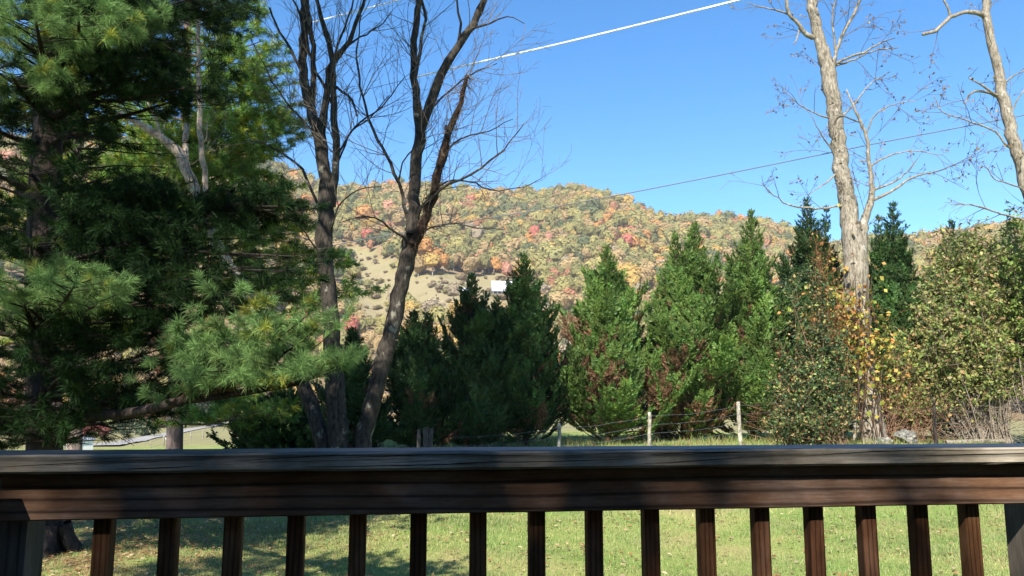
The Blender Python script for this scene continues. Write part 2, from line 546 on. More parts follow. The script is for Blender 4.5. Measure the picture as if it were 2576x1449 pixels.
for k in range(18):
    a = k * SL
    tone = random.uniform(0.7, 1.35)
    # eased square baluster
    mb = MB(); w = 0.0195; e = 0.005
    prof = [(-w + e, 0), (w - e, 0), (w - e * .3, e * .3), (w, e), (w, 2 * w - e), (w - e, 2 * w), (-w + e, 2 * w), (-w, 2 * w - e), (-w, e), (-w + e * .3, e * .3)]
    zz = [0.95 - 0.9, 1.3 - 0.9, ZT - 0.05 - 0.9]
    vv = np.array([[[a + x, y, z] for x, y in prof] for z in zz]); kk = len(prof)
    i = np.arange(2)[:, None] * kk; j = np.arange(kk)[None, :]; jn = (j + 1) % kk
    mb.add(vv.reshape(-1, 3), quads=np.stack([i + j, i + jn, i + kk + jn, i + kk + j], -1).reshape(-1, 4), col=(tone, tone * random.uniform(.9, 1.05), tone * random.uniform(.85, 1.05)))
    if k != 16:
        rail_part('baluster', mb, M_bal)
M_post = wood_mat('post_wood', (0.04, 0.034, 0.028), (0.085, 0.072, 0.06), (0.14, 0.12, 0.10), 'Z', 14, 0.5, 4)
for a in (-0.245, 16.12 * SL):
    rail_part('post', rbox(a, a + 0.089, 0.0, 0.09, 0.3, ZT - 0.0445, None, 0.004, 3), M_post)
# side run of the railing coming back towards the house on the left
rail_part('side_post', rbox(-0.27, -0.178, -0.175, -0.085, 0.3, ZT - 0.046, None, 0.006, 3), M_post)
dk = MB()
for k in range(26):
    z = 0.79 + 0.002 * (k % 3)
    dk.box((-3.5, -2.4 + k * 0.145, z - 0.03), (3.5, -2.4 + k * 0.145 + 0.139, z), mat=0)
deck = dk.build('deck_floor', M_post)
structure(deck)

# ------------------------------------------------------------------ foliage generators
def rand_unit(n):
    return nrm(rng.standard_normal((n, 3)))


def tufts(mb, p, d, L, n=40, w=0.005, col=(0.05, 0.11, 0.035), spread=0.75, var=0.25, yellow=0.1, mat=0):
    """Brushes of long needles; one thin blade per needle."""
    m_ = len(p)
    if m_ == 0: return
    p = np.repeat(p, n, 0); d = np.repeat(nrm(d), n, 0)
    L = np.repeat(np.broadcast_to(np.asarray(L, float), (m_,)), n) * rng.uniform(0.7, 1.1, m_ * n)
    u = rand_unit(m_ * n)
    a = rng.uniform(0.35, 1.0, m_ * n)[:, None]
    nd = nrm(d * a + u * spread)
    base = p - d * (rng.uniform(0, 0.75, m_ * n) * L)[:, None]
    side = nrm(np.cross(nd, rand_unit(m_ * n))) * (w * 0.5)
    tip = base + nd * L[:, None]; tip[:, 2] -= 0.10 * L
    mid = base + nd * (L * 0.55)[:, None]
    v = np.stack([base + side * 0.6, base - side * 0.6, mid - side, tip, mid + side], 1)
    cc = np.asarray(col, float)[None, :] * (1 + var * rng.standard_normal((m_, 1))).clip(0.45, 1.8)
    yl = rng.random((m_, 1)) < yellow
    cc = np.where(yl, cc * np.array([1.8, 1.15, 0.55]), cc)
    cc = np.repeat(cc, n, 0) * rng.uniform(0.75, 1.25, (m_ * n, 1))
    c5 = np.repeat(cc, 5, 0)
    k = np.arange(m_ * n)[:, None] * 5
    mb.add(v.reshape(-1, 3), tris=np.concatenate([k + np.array([[2, 3, 4]])], 0), quads=k + np.array([[0, 1, 2, 4]]), col=c5, mat=mat)


GAPS = [([(285, 255), (330, 245), (420, 300), (470, 285), (560, 270), (700, 180), (740, 300), (690, 420), (600, 470), (520, 480), (460, 500), (400, 420), (300, 340)], 0.93, 14.0), ([(470, 45), (520, 45), (545, 480), (500, 480), (478, 300)], 0.9, 14.0),
        ([(78, 270), (152, 270), (150, 660), (76, 660)], 0.75, 10.9), ([(78, 830), (150, 830), (158, 1120), (70, 1120)], 0.75, 10.9), ([(260, 870), (420, 860), (480, 1000), (420, 1010), (300, 980)], 0.5, 14.0),
        ([(170, 1062), (470, 1050), (470, 1130), (165, 1130)], 0.9, 14.0), ([(330, 640), (430, 600), (520, 640), (470, 760), (380, 780)], 0.4, 14.0),
        ([(560, 580), (800, 560), (820, 640), (700, 690), (560, 700)], 0.85, 14.0), ([(480, 480), (620, 610), (600, 640), (500, 700), (430, 560)], 0.35, 14.0)]


def thin(P_, D_):
    """Openings in the front pine's crown where the photo looks through to the trees behind."""
    x, y = proj(P_); k = np.ones(len(P_), bool)
    for poly, pr, ymax in GAPS:
        k &= ~(inside(np.array(poly, float), x, y) & (P_[:, 1] < ymax) & (rng.random(len(P_)) < pr))
    return P_[k], D_[k]


def needle_limb(wood, leaf, pts, dens=1.0, L=0.13, n=30, w=0.006, col=(0.05, 0.11, 0.035), start=0.3, side_len=0.9, step=0.24, yellow=0.1, up=0.15, col_b=(1, 1, 1), lift=0.35):
    """A pine limb: tapering wood, side branches in a loose fan and needle brushes on their outer halves."""
    s = spline(pts, 0.25)
    ptsx, rad = s[:, :3], s[:, 3]
    wood.tube(ptsx, rad, 6, col=col_b, rough=0.05)
    seg = np.linalg.norm(np.diff(ptsx, axis=0), axis=1); cum = np.concatenate([[0], np.cumsum(seg)]); tot = cum[-1]
    T = nrm(np.gradient(ptsx, axis=0))
    P_, D_ = [], []
    dist = start * tot; sg = 1
    while dist < tot:
        f = dist / tot
        i_ = min(int(np.searchsorted(cum, dist)), len(ptsx) - 1)
        o = ptsx[i_]; t_ = T[i_]
        h = nrm(np.cross(t_, [0, 0, 1.0]) + 1e-6)
        ln = side_len * (0.35 + 0.65 * math.sin(math.pi * min(1, 0.25 + 0.75 * (1 - f) + 0.05))) * random.uniform(0.6, 1.2) * (1.0 if f < 0.85 else 0.6)
        d = nrm(t_ * random.uniform(0.4, 0.9) + h * sg * random.uniform(0.6, 1.0) + np.array([0, 0, up + random.uniform(-0.25, 0.3)]))
        m_ = max(3, int(ln / 0.12)); bend = np.array([0, 0, random.uniform(-0.1, 0.35)])
        bp = [o]
        for k in range(m_):
            d = nrm(d + bend * 0.12 + rand_unit(1)[0] * 0.09); bp.append(bp[-1] + d * (ln / m_))
        bp = np.array(bp); wood.tube(bp, np.linspace(max(0.006, rad[i_] * 0.35), 0.003, len(bp)), 4, col=col_b)
        for k in range(1, len(bp)):
            if k / len(bp) < 0.3: continue
            dd = nrm(bp[k] - bp[k - 1]); hh = nrm(np.cross(dd, [0, 0, 1.0]) + 1e-6)
            for _ in range(2 if random.random() < dens - 1 + 0.6 else 1):
                if random.random() > dens: continue
                tw = nrm(dd * 0.7 + hh * random.choice((-1, 1)) * random.uniform(0.2, 0.9) + np.array([0, 0, lift * random.uniform(0.0, 1.4)]))
                q = bp[k] + tw * random.uniform(0.05, 0.22)
                P_.append(q); D_.append(tw)
        P_.append(bp[-1] + d * 0.05); D_.append(nrm(d + np.array([0, 0, lift * 0.6])))
        sg = -sg; dist += step * random.uniform(0.6, 1.4)
    P_.append(ptsx[-1] + T[-1] * 0.06); D_.append(T[-1])
    P_, D_ = thin(np.array(P_), np.array(D_))
    tufts(leaf, P_, D_, L * rng.uniform(0.8, 1.2, len(P_)), n, w, col, yellow=yellow)


def px_limb(tr, tip, r0, r1=0.008, sag=0.0, mids=()):
    """tr and tip are (x, y, Y); mids are extra (x, y, Y) on the way."""
    row = [tr, *mids, tip]
    out = []
    for i, (x, y, Y) in enumerate(row):
        q = P(x, y, Y); t = i / (len(row) - 1)
        out.append([*q, r0 * (1 - t) + r1 * t])
    if not mids:
        a, b = np.array(out[0]), np.array(out[1]); mm = (a + b) / 2
        mm[2] += sag * np.linalg.norm(b[:3] - a[:3]); mm[:3] += rand_unit(1)[0] * 0.12
        out = [a, mm, b]
    return out


def trunk_rows(rows, Y):
    out = []
    for (x, y, hw) in rows:
        q = P(x, y, Y); out.append([*q, hw * (q - EYE) @ FW / F])
    return out


# ------------------------------------------------------------------ the big pine in front on the left
g0 = ground_pt(118, 1385, 11.0)
pine = thing('pine_tree', 'big dark white pine with the thickest trunk, nearest the railing at the left edge', 'pine', g0, 'pines on the left')
tw, lf = MB(), MB()
tr = trunk_rows([(110, 1392, 50), (112, 1340, 43), (113, 1250, 41), (112, 1000, 41), (108, 750, 39), (112, 500, 37), (122, 330, 34), (140, 150, 30), (150, -50, 27), (158, -400, 24)], 11.0)
tr += [[tr[-1][0] - .1, 11, 13.0, .10], [tr[-1][0] - .1, 11.1, 20.0, .06], [tr[-1][0], 11, 25.5, .012]]
tw.tube(spline(tr, 0.3)[:, :3], spline(tr, 0.3)[:, 3], 14, rough=0.03)
for a in np.arange(0, 6.28, 1.05):     # root flare
    d = np.array([math.cos(a), math.sin(a), 0]); q = g0 + d * 0.2
    tw.tube([q + [0, 0, 0.35], q + d * 0.10 + [0, 0, 0.12], q + d * 0.30 + [0, 0, -0.06]], [0.11, 0.10, 0.05], 7)
DG = (0.015, 0.037, 0.009)  # needle green darkened, with shade put into the colour
SUNLIT_GREEN = (0.145, 0.240, 0.075)  # the same needles brightened, with sunlight put into the colour


def tx(y): return float(np.interp(y, [-1500, -500, 150, 500, 1000, 1392], [170, 158, 140, 112, 112, 118]))


# boughs that reach towards the porch, sunlight put into their needle colour
near = [((tx(1060), 1060, 11), (460, 1008, 8.4), 0.075, 0.05, [(230, 1048, 10.2), (340, 1036, 9.2)], None),
        ((460, 1008, 8.4), (795, 945, 7.0), 0.045, 0.008, [(600, 990, 7.7), (750, 965, 7.2)], 0.75),
        ((470, 1005, 8.4), (566, 775, 7.6), 0.03, 0.008, [(520, 950, 8.0), (555, 860, 7.7)], 0.34),
        ((560, 995, 7.9), (735, 845, 7.3), 0.025, 0.008, [(640, 920, 7.5)], 0.38),
        ((650, 980, 7.5), (750, 850, 7.2), 0.02, 0.008, [(760, 900, 7.3)], 0.55),
        ((420, 1015, 8.7), (470, 935, 7.9), 0.02, 0.008, [], 0.4), ((480, 1003, 8.2), (500, 880, 7.4), 0.02, 0.008, [], 0.5), ((560, 990, 7.9), (610, 850, 7.2), 0.02, 0.008, [], 0.5), ((640, 975, 7.6), (700, 850, 7.0), 0.02, 0.008, [], 0.5),
        ((680, 970, 7.4), (740, 870, 7.0), 0.02, 0.008, [], 0.5), ((620, 980, 7.7), (760, 930, 6.7), 0.02, 0.008, [], 0.45), ((520, 1000, 8.1), (560, 950, 7.0), 0.02, 0.008, [], 0.45),
        ((600, 990, 7.7), (670, 930, 7.0), 0.02, 0.008, [], 0.4),
        ((500, 1003, 8.2), (640, 890, 7.5), 0.02, 0.008, [], 0.5),
        ((tx(850), 850, 11), (190, 715, 7.6), 0.05, 0.01, [(150, 780, 9)], 0.7), ((tx(880), 880, 11), (40, 715, 8.0), 0.05, 0.01, [(70, 790, 9.2)], 0.7),
        ((150, 790, 9.2), (250, 760, 8.2), 0.02, 0.008, [], 0.45), ((100, 800, 9), (20, 760, 8.2), 0.02, 0.008, [], 0.45),
        ((tx(250), 250, 11), (90, 50, 7.4), 0.06, 0.01, [(110, 150, 9)], 0.75), ((tx(220), 220, 11), (200, 40, 7.6), 0.05, 0.01, [(190, 130, 9)], 0.75),
        ((tx(300), 300, 11), (30, 190, 8.0), 0.05, 0.01, [], 0.7), ((tx(150), 150, 11), (330, 40, 8.4), 0.05, 0.01, [(250, 110, 9.5)], 0.8),
        ((tx(100), 100, 11), (30, -40, 7.8), 0.05, 0.01, [], 0.8), ((tx(100), 100, 11), (260, -60, 8), 0.05, 0.01, [], 0.8)]
for a, b2, r0, r1, mids, sl in near:
    pl = px_limb(a, b2, r0, r1, 0.03, mids)
    if sl is None:
        sp = spline(pl, 0.2); tw.tube(sp[:, :3], sp[:, 3], 8, rough=0.06); continue
    needle_limb(tw, lf, pl, 1.3, 0.115, 90, 0.0030, SUNLIT_GREEN, 0.12, sl * 0.8, 0.12, 0.05, 0.2, (0.4, 0.33, 0.28), 0.5)
# dark boughs, shade put into their needle colour
tips = [(480, 220, 9.4), (430, 80, 9.5), (560, 5, 10), (330, 200, 9.4), (620, -60, 10.5), (440, 170, 10.2), (455, 250, 10), (400, 225, 9.6), (250, 300, 9.6), (700, 520, 10), (660, 500, 10.4), (560, 570, 9.5), (720, 680, 9.2),
        (660, 740, 8.6), (450, 640, 10), (360, 520, 10), (300, 560, 9.4), (250, 450, 9.5), (500, 700, 9.3), (600, 830, 10), (350, 760, 9.5), (400, 900, 9.4), (250, 950, 9.4), (300, 1080, 9.5),
        (170, 1085, 9), (90, 990, 9), (20, 890, 10), (10, 620, 9.5), (40, 440, 9.3), (60, 300, 9.5), (-20, 1050, 9.5), (190, 620, 9), (140, 500, 8.8), (310, 680, 9), (200, 350, 9.4), (280, 360, 10),
        (690, 610, 9.6), (560, 650, 9.6), (-20, 180, 9), (80, 560, 9), (230, 860, 9.3), (430, 800, 10), (330, 980, 10.5), (500, 880, 10.6), (120, 640, 9), (20, 790, 9.6), (740, 570, 10.4), (480, 560, 10.2), (190, 1020, 9.3), (60, 1090, 9.3), (560, 740, 10), (300, 250, 10.5), (240, 200, 10.4), (150, 420, 9.8), (260, 620, 10.5), (370, 620, 10.6), (450, 540, 10.6), (60, 700, 10.4), (110, 880, 10.4), (280, 800, 10.6), (390, 840, 10.8),
        (450, 740, 10.8), (170, 940, 10.5), (340, 930, 11.2), (430, 960, 11.3), (20, 1000, 10.6), (120, 1110, 10.4), (230, 1090, 10.8), (340, 120, 10.8), (440, 0, 10.8), (540, 30, 11), (230, 0, 10), (20, 20, 10), (100, 150, 10), (30, 340, 10.6), (590, 660, 10.8), (630, 700, 10.4), (520, 810, 11), (640, 600, 11), (400, 700, 11.2)]
tips = [t_ for t_ in tips if not (470 < t_[0] < 800 and 520 < t_[1] < 860 and random.random() < 0.6) and not (250 < t_[0] < 470 and 480 < t_[1] < 900 and random.random() < 0.3)]
tips = [(x, y, 12.3 if 45 < x < 205 and y > 250 else Y) for x, y, Y in tips]
tips += [(30, 1030, 9.6), (-10, 1090, 9.6), (100, 1060, 12), (160, 1040, 12), (150, 1100, 12), (40, 1110, 9.8), (210, 1030, 10)]
tips += [(-60, 300, 10), (-60, 420, 10.4), (-40, 520, 10), (-60, 600, 10.5), (-50, 700, 10.2), (-60, 830, 10.4), (-60, 960, 10), (-50, 1040, 10.4), (15, 360, 12), (20, 480, 12), (25, 580, 12.4), (10, 820, 12), (30, 950, 12.4), (5, 260, 12), (10, 1080, 12)]
tips += [(700, 530, 10.2), (640, 520, 10.3), (600, 530, 10.4), (500, 560, 10), (740, 645, 9.6), (700, 735, 9.2), (350, 860, 9.6), (270, 720, 9.6), (300, 1000, 9.8), (380, 1000, 10),
         (240, 540, 9.8), (330, 610, 9.6), (420, 600, 9.8), (220, 240, 9.6), (300, 160, 9.4), (380, 150, 9.4), (440, 110, 9.2), (470, 60, 9.4), (540, -20, 9.6), (350, 40, 10)]
for (x, y, Y) in tips:
    ys = y + random.uniform(0, 90) if y > 0 else y + 150
    ys = min(max(ys, -50), 1120)
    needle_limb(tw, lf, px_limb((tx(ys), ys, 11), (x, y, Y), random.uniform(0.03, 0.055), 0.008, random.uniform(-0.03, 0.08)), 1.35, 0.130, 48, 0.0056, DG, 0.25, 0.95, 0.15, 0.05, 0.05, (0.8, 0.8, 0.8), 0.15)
# upper crown above the frame and boughs round the back
for k in range(210):
    h = random.uniform(6, 25) if k < 120 else random.uniform(12, 20); a = random.uniform(0, 6.28)
    base = np.array([float(np.interp(h, [0, 25], [tr[0][0], tr[-1][0]])), 11.0, h])
    ln = max(0.7, 4.6 * (1 - ((h - 6) / 20.5) ** 1.4)) * random.uniform(0.7, 1.1)
    tipv = base + np.array([math.cos(a) * ln, math.sin(a) * ln, random.uniform(0.0, 0.5) * ln * 0.5])
    if math.cos(a) < 0 and h > 10: ln *= 0.5
    if math.cos(a) > 0 and 11 < h < 21: ln = max(ln, random.uniform(2.2, 4.2))
    tipv = base + np.array([math.cos(a) * ln, math.sin(a) * ln, random.uniform(0.0, 0.5) * ln * 0.5])
    if h < 9.5 and math.sin(a) < -0.3: continue
    if h < 10.5 and math.cos(a) > 0.1: continue
    needle_limb(tw, lf, [[*base, 0.05], [*((base + tipv) / 2 + [0, 0, -0.1]), 0.03], [*tipv, 0.01]], 1.0, 0.17, 13, 0.018, DG, 0.25, 1.0, 0.32)
# dead brown twigs under the lit bough
for k in range(60):
    t = random.random(); o = P(430 + 150 * t, 1012 - 30 * t, 8.5 - 0.8 * t)
    d = nrm(np.array([random.uniform(0.2, 1), random.uniform(-0.6, 0.2), random.uniform(0.0, 0.5)]))
    tw.tube([o, o + d * 0.18, o + d * 0.34 + [0, 0, random.uniform(-.08, .05)]], [0.006, 0.004, 0.002], 3, col=(3.2, 1.9, 1.3))
for k in range(70):
    h = random.uniform(1.0, 9); a = random.uniform(0, 6.28)
    base = np.array([float(np.interp(h, [0, 22], [tr[0][0], tr[-1][0]])), 11.0, h])
    d = np.array([math.cos(a), math.sin(a), random.uniform(-0.3, 0.25)]); ln = random.uniform(0.5, 1.8)
    q = [base + d * 0.15]
    for _ in range(5): d = nrm(d + rand_unit(1)[0] * 0.18); q.append(q[-1] + d * ln / 5)
    tw.tube(np.array(q), np.linspace(0.016, 0.003, 6), 4)
tw.build('trunk', M_pinebark, pine); lf.build('crown', M_needle, pine)

# ------------------------------------------------------------------ second pine behind it and a third further back
def rear_pine(label, Y, rows, tips, Lc, hi, n=22, w=0.011, L=0.17, extra=50, spread=1.2, bark=M_pinebark2, dens=1.1):
    q0 = P(rows[0][0], rows[0][1], Y); gz = Hs(q0[0], Y)
    t = thing('pine_tree', label, 'pine', (q0[0], Y, gz), 'pines on the left')
    a, b_ = MB(), MB()
    tr_ = trunk_rows(rows, Y); tr_ = [[tr_[0][0], Y, gz - 0.2, tr_[0][3] * 1.25]] + tr_
    s = spline(tr_, 0.4); a.tube(s[:, :3], s[:, 3], 10, rough=0.03)
    zs = np.array([r_[2] for r_ in tr_]); xs = np.array([r_[0] for r_ in tr_])
    for (x, y, YY) in tips:
        q = P(x, y, YY); hz = q[2] + random.uniform(-0.6, 0.1)
        base = np.array([np.interp(hz, zs, xs), Y, hz])
        mm = (base + q) / 2 + [0, 0, random.uniform(-0.25, 0.1)]
        needle_limb(a, b_, [[*base, 0.045], [*mm, 0.03], [*q, 0.008]], dens, L, n, w, Lc, 0.3, spread, 0.26, 0.18, 0.1, (0.6, 0.55, 0.5), 0.3)
    for k in range(extra):
        h = random.uniform(3.5, hi); aa = random.uniform(0, 3.14) if k % 2 else random.uniform(-3.14, 0)
        ln = max(0.8, 4.0 * (1 - (h - 4) / (hi - 3))) * random.uniform(0.6, 1.0)
        if math.cos(aa) > 0.2 and h < 13: ln *= 0.75
        base = np.array([np.interp(h, zs, xs), Y, h]); q = base + np.array([math.cos(aa) * ln, math.sin(aa) * ln, 0.15 * ln])
        needle_limb(a, b_, [[*base, 0.04], [*((base + q) / 2), 0.03], [*q, 0.008]], 0.9, L, max(10, n - 8), w * 1.3, Lc, 0.3, spread, 0.36)
    a.build('trunk', bark, t); b_.build('crown', M_needle, t)


RG = (0.150, 0.255, 0.055)
rear_pine('sunlit white pine behind the big dark one, its pinkish trunk bare near the ground', 20.0,
          [(440, 1115, 20), (441, 1000, 19), (446, 870, 17), (452, 640, 15), (462, 400, 12), (470, 200, 10), (474, -100, 8), (478, -450, 3)],
          [(722, 315, 19.5), (732, 268, 20), (690, 215, 20), (700, 160, 20.5), (640, 60, 20.5), (655, 105, 19.5), (560, 100, 19), (610, 330, 19), (675, 400, 19.5), (650, 350, 18.5), (620, 240, 19), (580, 180, 19),
           (520, 330, 18.5), (560, 420, 18.5), (600, 470, 18.5), (640, 440, 19), (350, 330, 18.5), (400, 420, 18), (380, 560, 18), (330, 420, 18.5), (280, 380, 19), (540, 520, 18.5), (450, 200, 18.5),
           (380, 150, 18.5), (300, 500, 18.5), (260, 620, 18.5), (420, 700, 18), (760, 745, 18.5), (895, 730, 18), (820, 640, 18.5), (700, 590, 18.5), (855, 655, 19), (600, 1045, 17), (670, 1030, 17), (545, 1000, 17.5),
           (720, 560, 18.5), (600, 20, 20), (680, 300, 20), (500, 430, 18), (760, 690, 18.6), (690, 800, 18), (560, 900, 17.5), (480, 560, 17.8), (600, 610, 18), (690, 480, 19), (330, 250, 18.5), (250, 250, 19), (700, 320, 19), (660, 270, 19), (640, 320, 18.6), (600, 280, 18.6), (560, 300, 18.4), (560, 360, 18.2), (620, 380, 18.3), (650, 210, 19), (610, 140, 19), (570, 60, 19.5), (540, 140, 18.8), (540, 240, 18.4), (700, 270, 19.3),
           (430, 300, 18.3), (400, 360, 18.2), (350, 380, 18.2), (480, 370, 18.2), (420, 240, 18.4), (690, 360, 19), (590, 430, 18.2), (650, 170, 19.3), (600, 220, 18.8), (530, 400, 18), (380, 470, 18), (440, 450, 18), (700, 640, 18.4), (660, 560, 18.2)], RG, 15.5, 26, 0.013, 0.18)
rear_pine('pale green pine seen in gaps left of the sunlit pine, furthest back of the pines', 27.0,
          [(190, 1100, 17), (192, 800, 16), (192, 450, 15), (204, 220, 14), (206, 0, 11), (208, -200, 4)],
          [(300, 330, 26), (240, 430, 25.5), (330, 560, 25), (150, 330, 26), (60, 420, 26), (40, 250, 26), (320, 200, 26), (260, 700, 25.5), (90, 650, 26), (20, 560, 26), (360, 640, 25), (150, 780, 26), (300, 100, 26), (420, 500, 25), (20, 300, 26), (100, 300, 25.6), (180, 260, 25.5), (260, 280, 25.5), (360, 300, 25.6), (400, 380, 25.5), (380, 450, 25.4), (300, 460, 25.3), (220, 500, 25.3), (120, 480, 25.4), (40, 500, 25.5),
           (10, 650, 25.5), (100, 580, 25.2), (180, 640, 25.2), (270, 620, 25.2), (350, 560, 25.2), (420, 620, 25.3), (330, 720, 25.3), (230, 790, 25.3), (130, 720, 25.2), (40, 760, 25.4), (60, 860, 25.4), (160, 860, 25.3), (280, 860, 25.4), (370, 820, 25.5), (10, 200, 26), (100, 150, 26), (440, 440, 25.6)], (0.16, 0.225, 0.055), 13.5, 22, 0.017, 0.21, 30, 1.4)

# ------------------------------------------------------------------ bare broadleaf trees
class Wood:
    """Collects limbs for one tree; twigs() grows finer wood from every limb."""

    def __init__(s, Y, min_r):
        s.Y, s.limbs, s.min_r = Y, [], min_r

    def rows(s, pts, dY=0.0):
        out = []
        n = len(pts)
        for i, (x, y, hw) in enumerate(pts):
            Y = s.Y + dY * (i / max(1, n - 1))
            q = P(x, y, Y); out.append([*q, max(hw * (0.78 if hw < 7 else 0.92) * ((q - EYE) @ FW) / F, 0.004)])
        return np.array(out)

    def limb(s, mb, pts, dY=0.0, k=8, rough=0.065, col=(1, 1, 1), twigs=1.0, wob=0.012):
        sp = spline(s.rows(pts, dY), 0.2)
        if len(sp) > 4:
            sp[2:-1, :3] += rng.standard_normal((len(sp) - 3, 3)) * wob
        mb.tube(sp[:, :3], sp[:, 3], k, col=col, rough=rough)
        s.limbs.append((sp, twigs))
        return sp

    def branch(s, mb, o, d, ln, r, depth, col, up=0.25, leaves=None):
        n = max(3, int(ln / 0.16)); p = [o]
        bend = rand_unit(1)[0] * 0.05
        for _ in range(n):
            d = nrm(d + rand_unit(1)[0] * 0.10 + bend + np.array([0, 0, up * 0.09])); p.append(p[-1] + d * ln / n)
        p = np.array(p); mb.tube(p, np.linspace(r, s.min_r, len(p)), 4 if depth > 1 else 3, col=col, cap=False)
        if leaves is not None and depth <= 1:
            leaves.extend((q, d) for q in p[1:] if random.random() < 0.55)
        if depth > 0:
            for k in range(1, len(p)):
                if k / len(p) > 0.18 and random.random() < (0.62 if depth > 1 else 0.5):
                    t = nrm(p[k] - p[k - 1]); side = nrm(np.cross(t, rand_unit(1)[0]))
                    s.branch(mb, p[k], nrm(t + side * random.uniform(0.5, 1.1)), ln * random.uniform(0.3, 0.55) * (1.15 - 0.5 * k / len(p)), max(s.min_r, r * 0.55), depth - 1, col, up, leaves)

    def twigs(s, mb, per_m=1.6, ln=(0.5, 1.7), r=0.011, depth=2, col=(1, 1, 1), up=0.5, leaves=None, zmin=-99, out=None):
        for sp, tw_ in s.limbs:
            if tw_ <= 0: continue
            seg = np.linalg.norm(np.diff(sp[:, :3], axis=0), axis=1).sum()
            T = nrm(np.gradient(sp[:, :3], axis=0))
            for _ in range(int(seg * per_m * tw_ + random.random())):
                k = int(len(sp) * random.uniform(0.12, 1.0)); k = min(k, len(sp) - 1)
                if sp[k][2] < zmin: continue
                t = T[k]; side = nrm(np.cross(t, rand_unit(1)[0]))
                s.branch(mb, sp[k][:3], nrm(t * random.uniform(0.3, 1.0) + side * random.uniform(0.5, 1.0)), random.uniform(*ln) * min(1, 0.55 + sp[k][3] * 14), min(r, sp[k][3] * 0.6), depth, col, up, leaves)


Yt = 16.0
gb = ground_pt(870, 1200, Yt)
bare = thing('bare_tree', 'leafless tree with three dark trunks forking from one base, left of the photo centre', 'tree', gb)
W = Wood(Yt, 0.0032)
stems = [MB(), MB(), MB()]
gz = gb[2]
yb = proj([gb[0], Yt, gz])[1]
A = stems[0]
W.limb(A, [(858, yb + 10, 36), (852, 1125, 29), (846, 1000, 26), (836, 850, 23), (822, 690, 21), (814, 600, 23), (820, 530, 22)], 0, 12, twigs=0)
W.limb(A, [(820, 530, 22), (819, 450, 18), (805, 351, 18), (786, 293, 14), (763, 176, 12), (766, 100, 11), (762, -60, 9), (758, -300, 4)], 0, 10)
W.limb(A, [(806, 345, 13), (820, 254, 10), (831, 176, 9), (868, 121, 7), (905, 40, 6), (930, -60, 4)], -0.4, 8)
W.limb(A, [(832, 520, 15), (840, 449, 11), (846, 391, 10), (840, 273, 9), (836, 156, 8), (820, 86, 7), (796, 0, 6), (780, -120, 4)], -0.5, 8)
W.limb(A, [(786, 262, 9), (789, 176, 8), (788, 117, 7), (774, 0, 6), (770, -150, 4)], -0.2, 7)
W.limb(A, [(840, 270, 5), (816, 219, 5), (785, 156, 4.5), (762, 59, 4), (738, 0, 3), (715, -60, 2.5)], -0.4, 6)
W.limb(A, [(764, 190, 5), (752, 165, 5), (718, 102, 4), (695, 59, 3.5), (679, 20, 3)], 0.3, 6, twigs=0.5)
W.limb(A, [(806, 380, 4), (785, 332, 3.5), (734, 273, 3), (687, 203, 2.5), (660, 150, 1.8), (630, 95, 1.2)], -0.6, 5)
W.limb(A, [(806, 545, 6), (804, 527, 5), (781, 469, 5), (761, 425, 4.5), (722, 394, 4), (671, 363, 3), (640, 352, 2)], 0.6, 6, twigs=0.6)
W.limb(A, [(840, 232, 5), (847, 219, 4.5), (878, 242, 4), (892, 270, 3.5), (898, 292, 3)], -0.8, 6, twigs=0.7)
W.limb(A, [(846, 400, 4), (878, 336, 3.4), (905, 308, 3), (956, 273, 2.4), (1018, 195, 1.5)], -1.0, 5)
W.limb(A, [(846, 420, 4), (862, 380, 3.4), (885, 330, 3), (930, 300, 2.2), (980, 240, 1.5)], 0.8, 5)
W.limb(A, [(836, 156, 4), (860, 90, 3.5), (885, 20, 3), (905, -60, 2)], -0.8, 5)
W.limb(A, [(868, 121, 4), (905, 95, 3), (950, 70, 2.2), (985, 30, 1.5)], 0.6, 5)
W.limb(A, [(826, 600, 3), (850, 520, 2.6), (900, 478, 2), (960, 470, 1.2)], -0.8, 5)
W.limb(A, [(806, 640, 3), (770, 590, 2.4), (740, 560, 1.6)], -0.8, 5)
Bm = stems[1]
W.limb(Bm, [(905, yb + 10, 30), (912, 1120, 25), (945, 980, 23), (980, 850, 22), (1008, 720, 21), (1034, 610, 23), (1038, 570, 20)], 0.2, 12, twigs=0)
W.limb(Bm, [(1036, 590, 17), (1041, 520, 16), (1045, 430, 16), (1056, 340, 16), (1048, 250, 11), (1040, 170, 10), (1044, 80, 9), (1055, -20, 8), (1062, -220, 4)], 0.2, 10)
W.limb(Bm, [(1056, 335, 13), (1076, 280, 13), (1110, 190, 12), (1150, 120, 11), (1190, 60, 10), (1225, -20, 9), (1262, -180, 4)], 0, 9)
W.limb(Bm, [(1040, 615, 15), (1072, 545, 13), (1095, 470, 12), (1110, 400, 12), (1130, 330, 9), (1160, 260, 7), (1174, 192, 6)], -0.4, 9, 0.10, (0.55, 0.42, 0.36), 1.2)
W.limb(Bm, [(1126, 355, 6), (1122, 315, 4)], 0, 6, twigs=0)
W.limb(Bm, [(1046, 560, 6), (1060, 520, 5.5), (1090, 493, 5), (1131, 463, 4.5), (1182, 439, 4), (1233, 404, 3.4), (1267, 377, 2.6), (1318, 312, 1.6)], -0.8, 6)
W.limb(Bm, [(1070, 500, 4), (1120, 459, 3.2), (1182, 458, 2.8), (1233, 477, 2.4), (1302, 474, 1.6), (1360, 450, 1)], -1.2, 5)
W.limb(Bm, [(1060, 585, 3), (1100, 569, 2.8), (1148, 564, 2.4), (1199, 572, 2), (1270, 578, 1.2)], -1.5, 5)
W.limb(Bm, [(1022, 606, 5), (1014, 596, 4.5), (977, 572, 3.6), (946, 548, 3), (895, 548, 2), (855, 560, 1.3)], -0.8, 5)
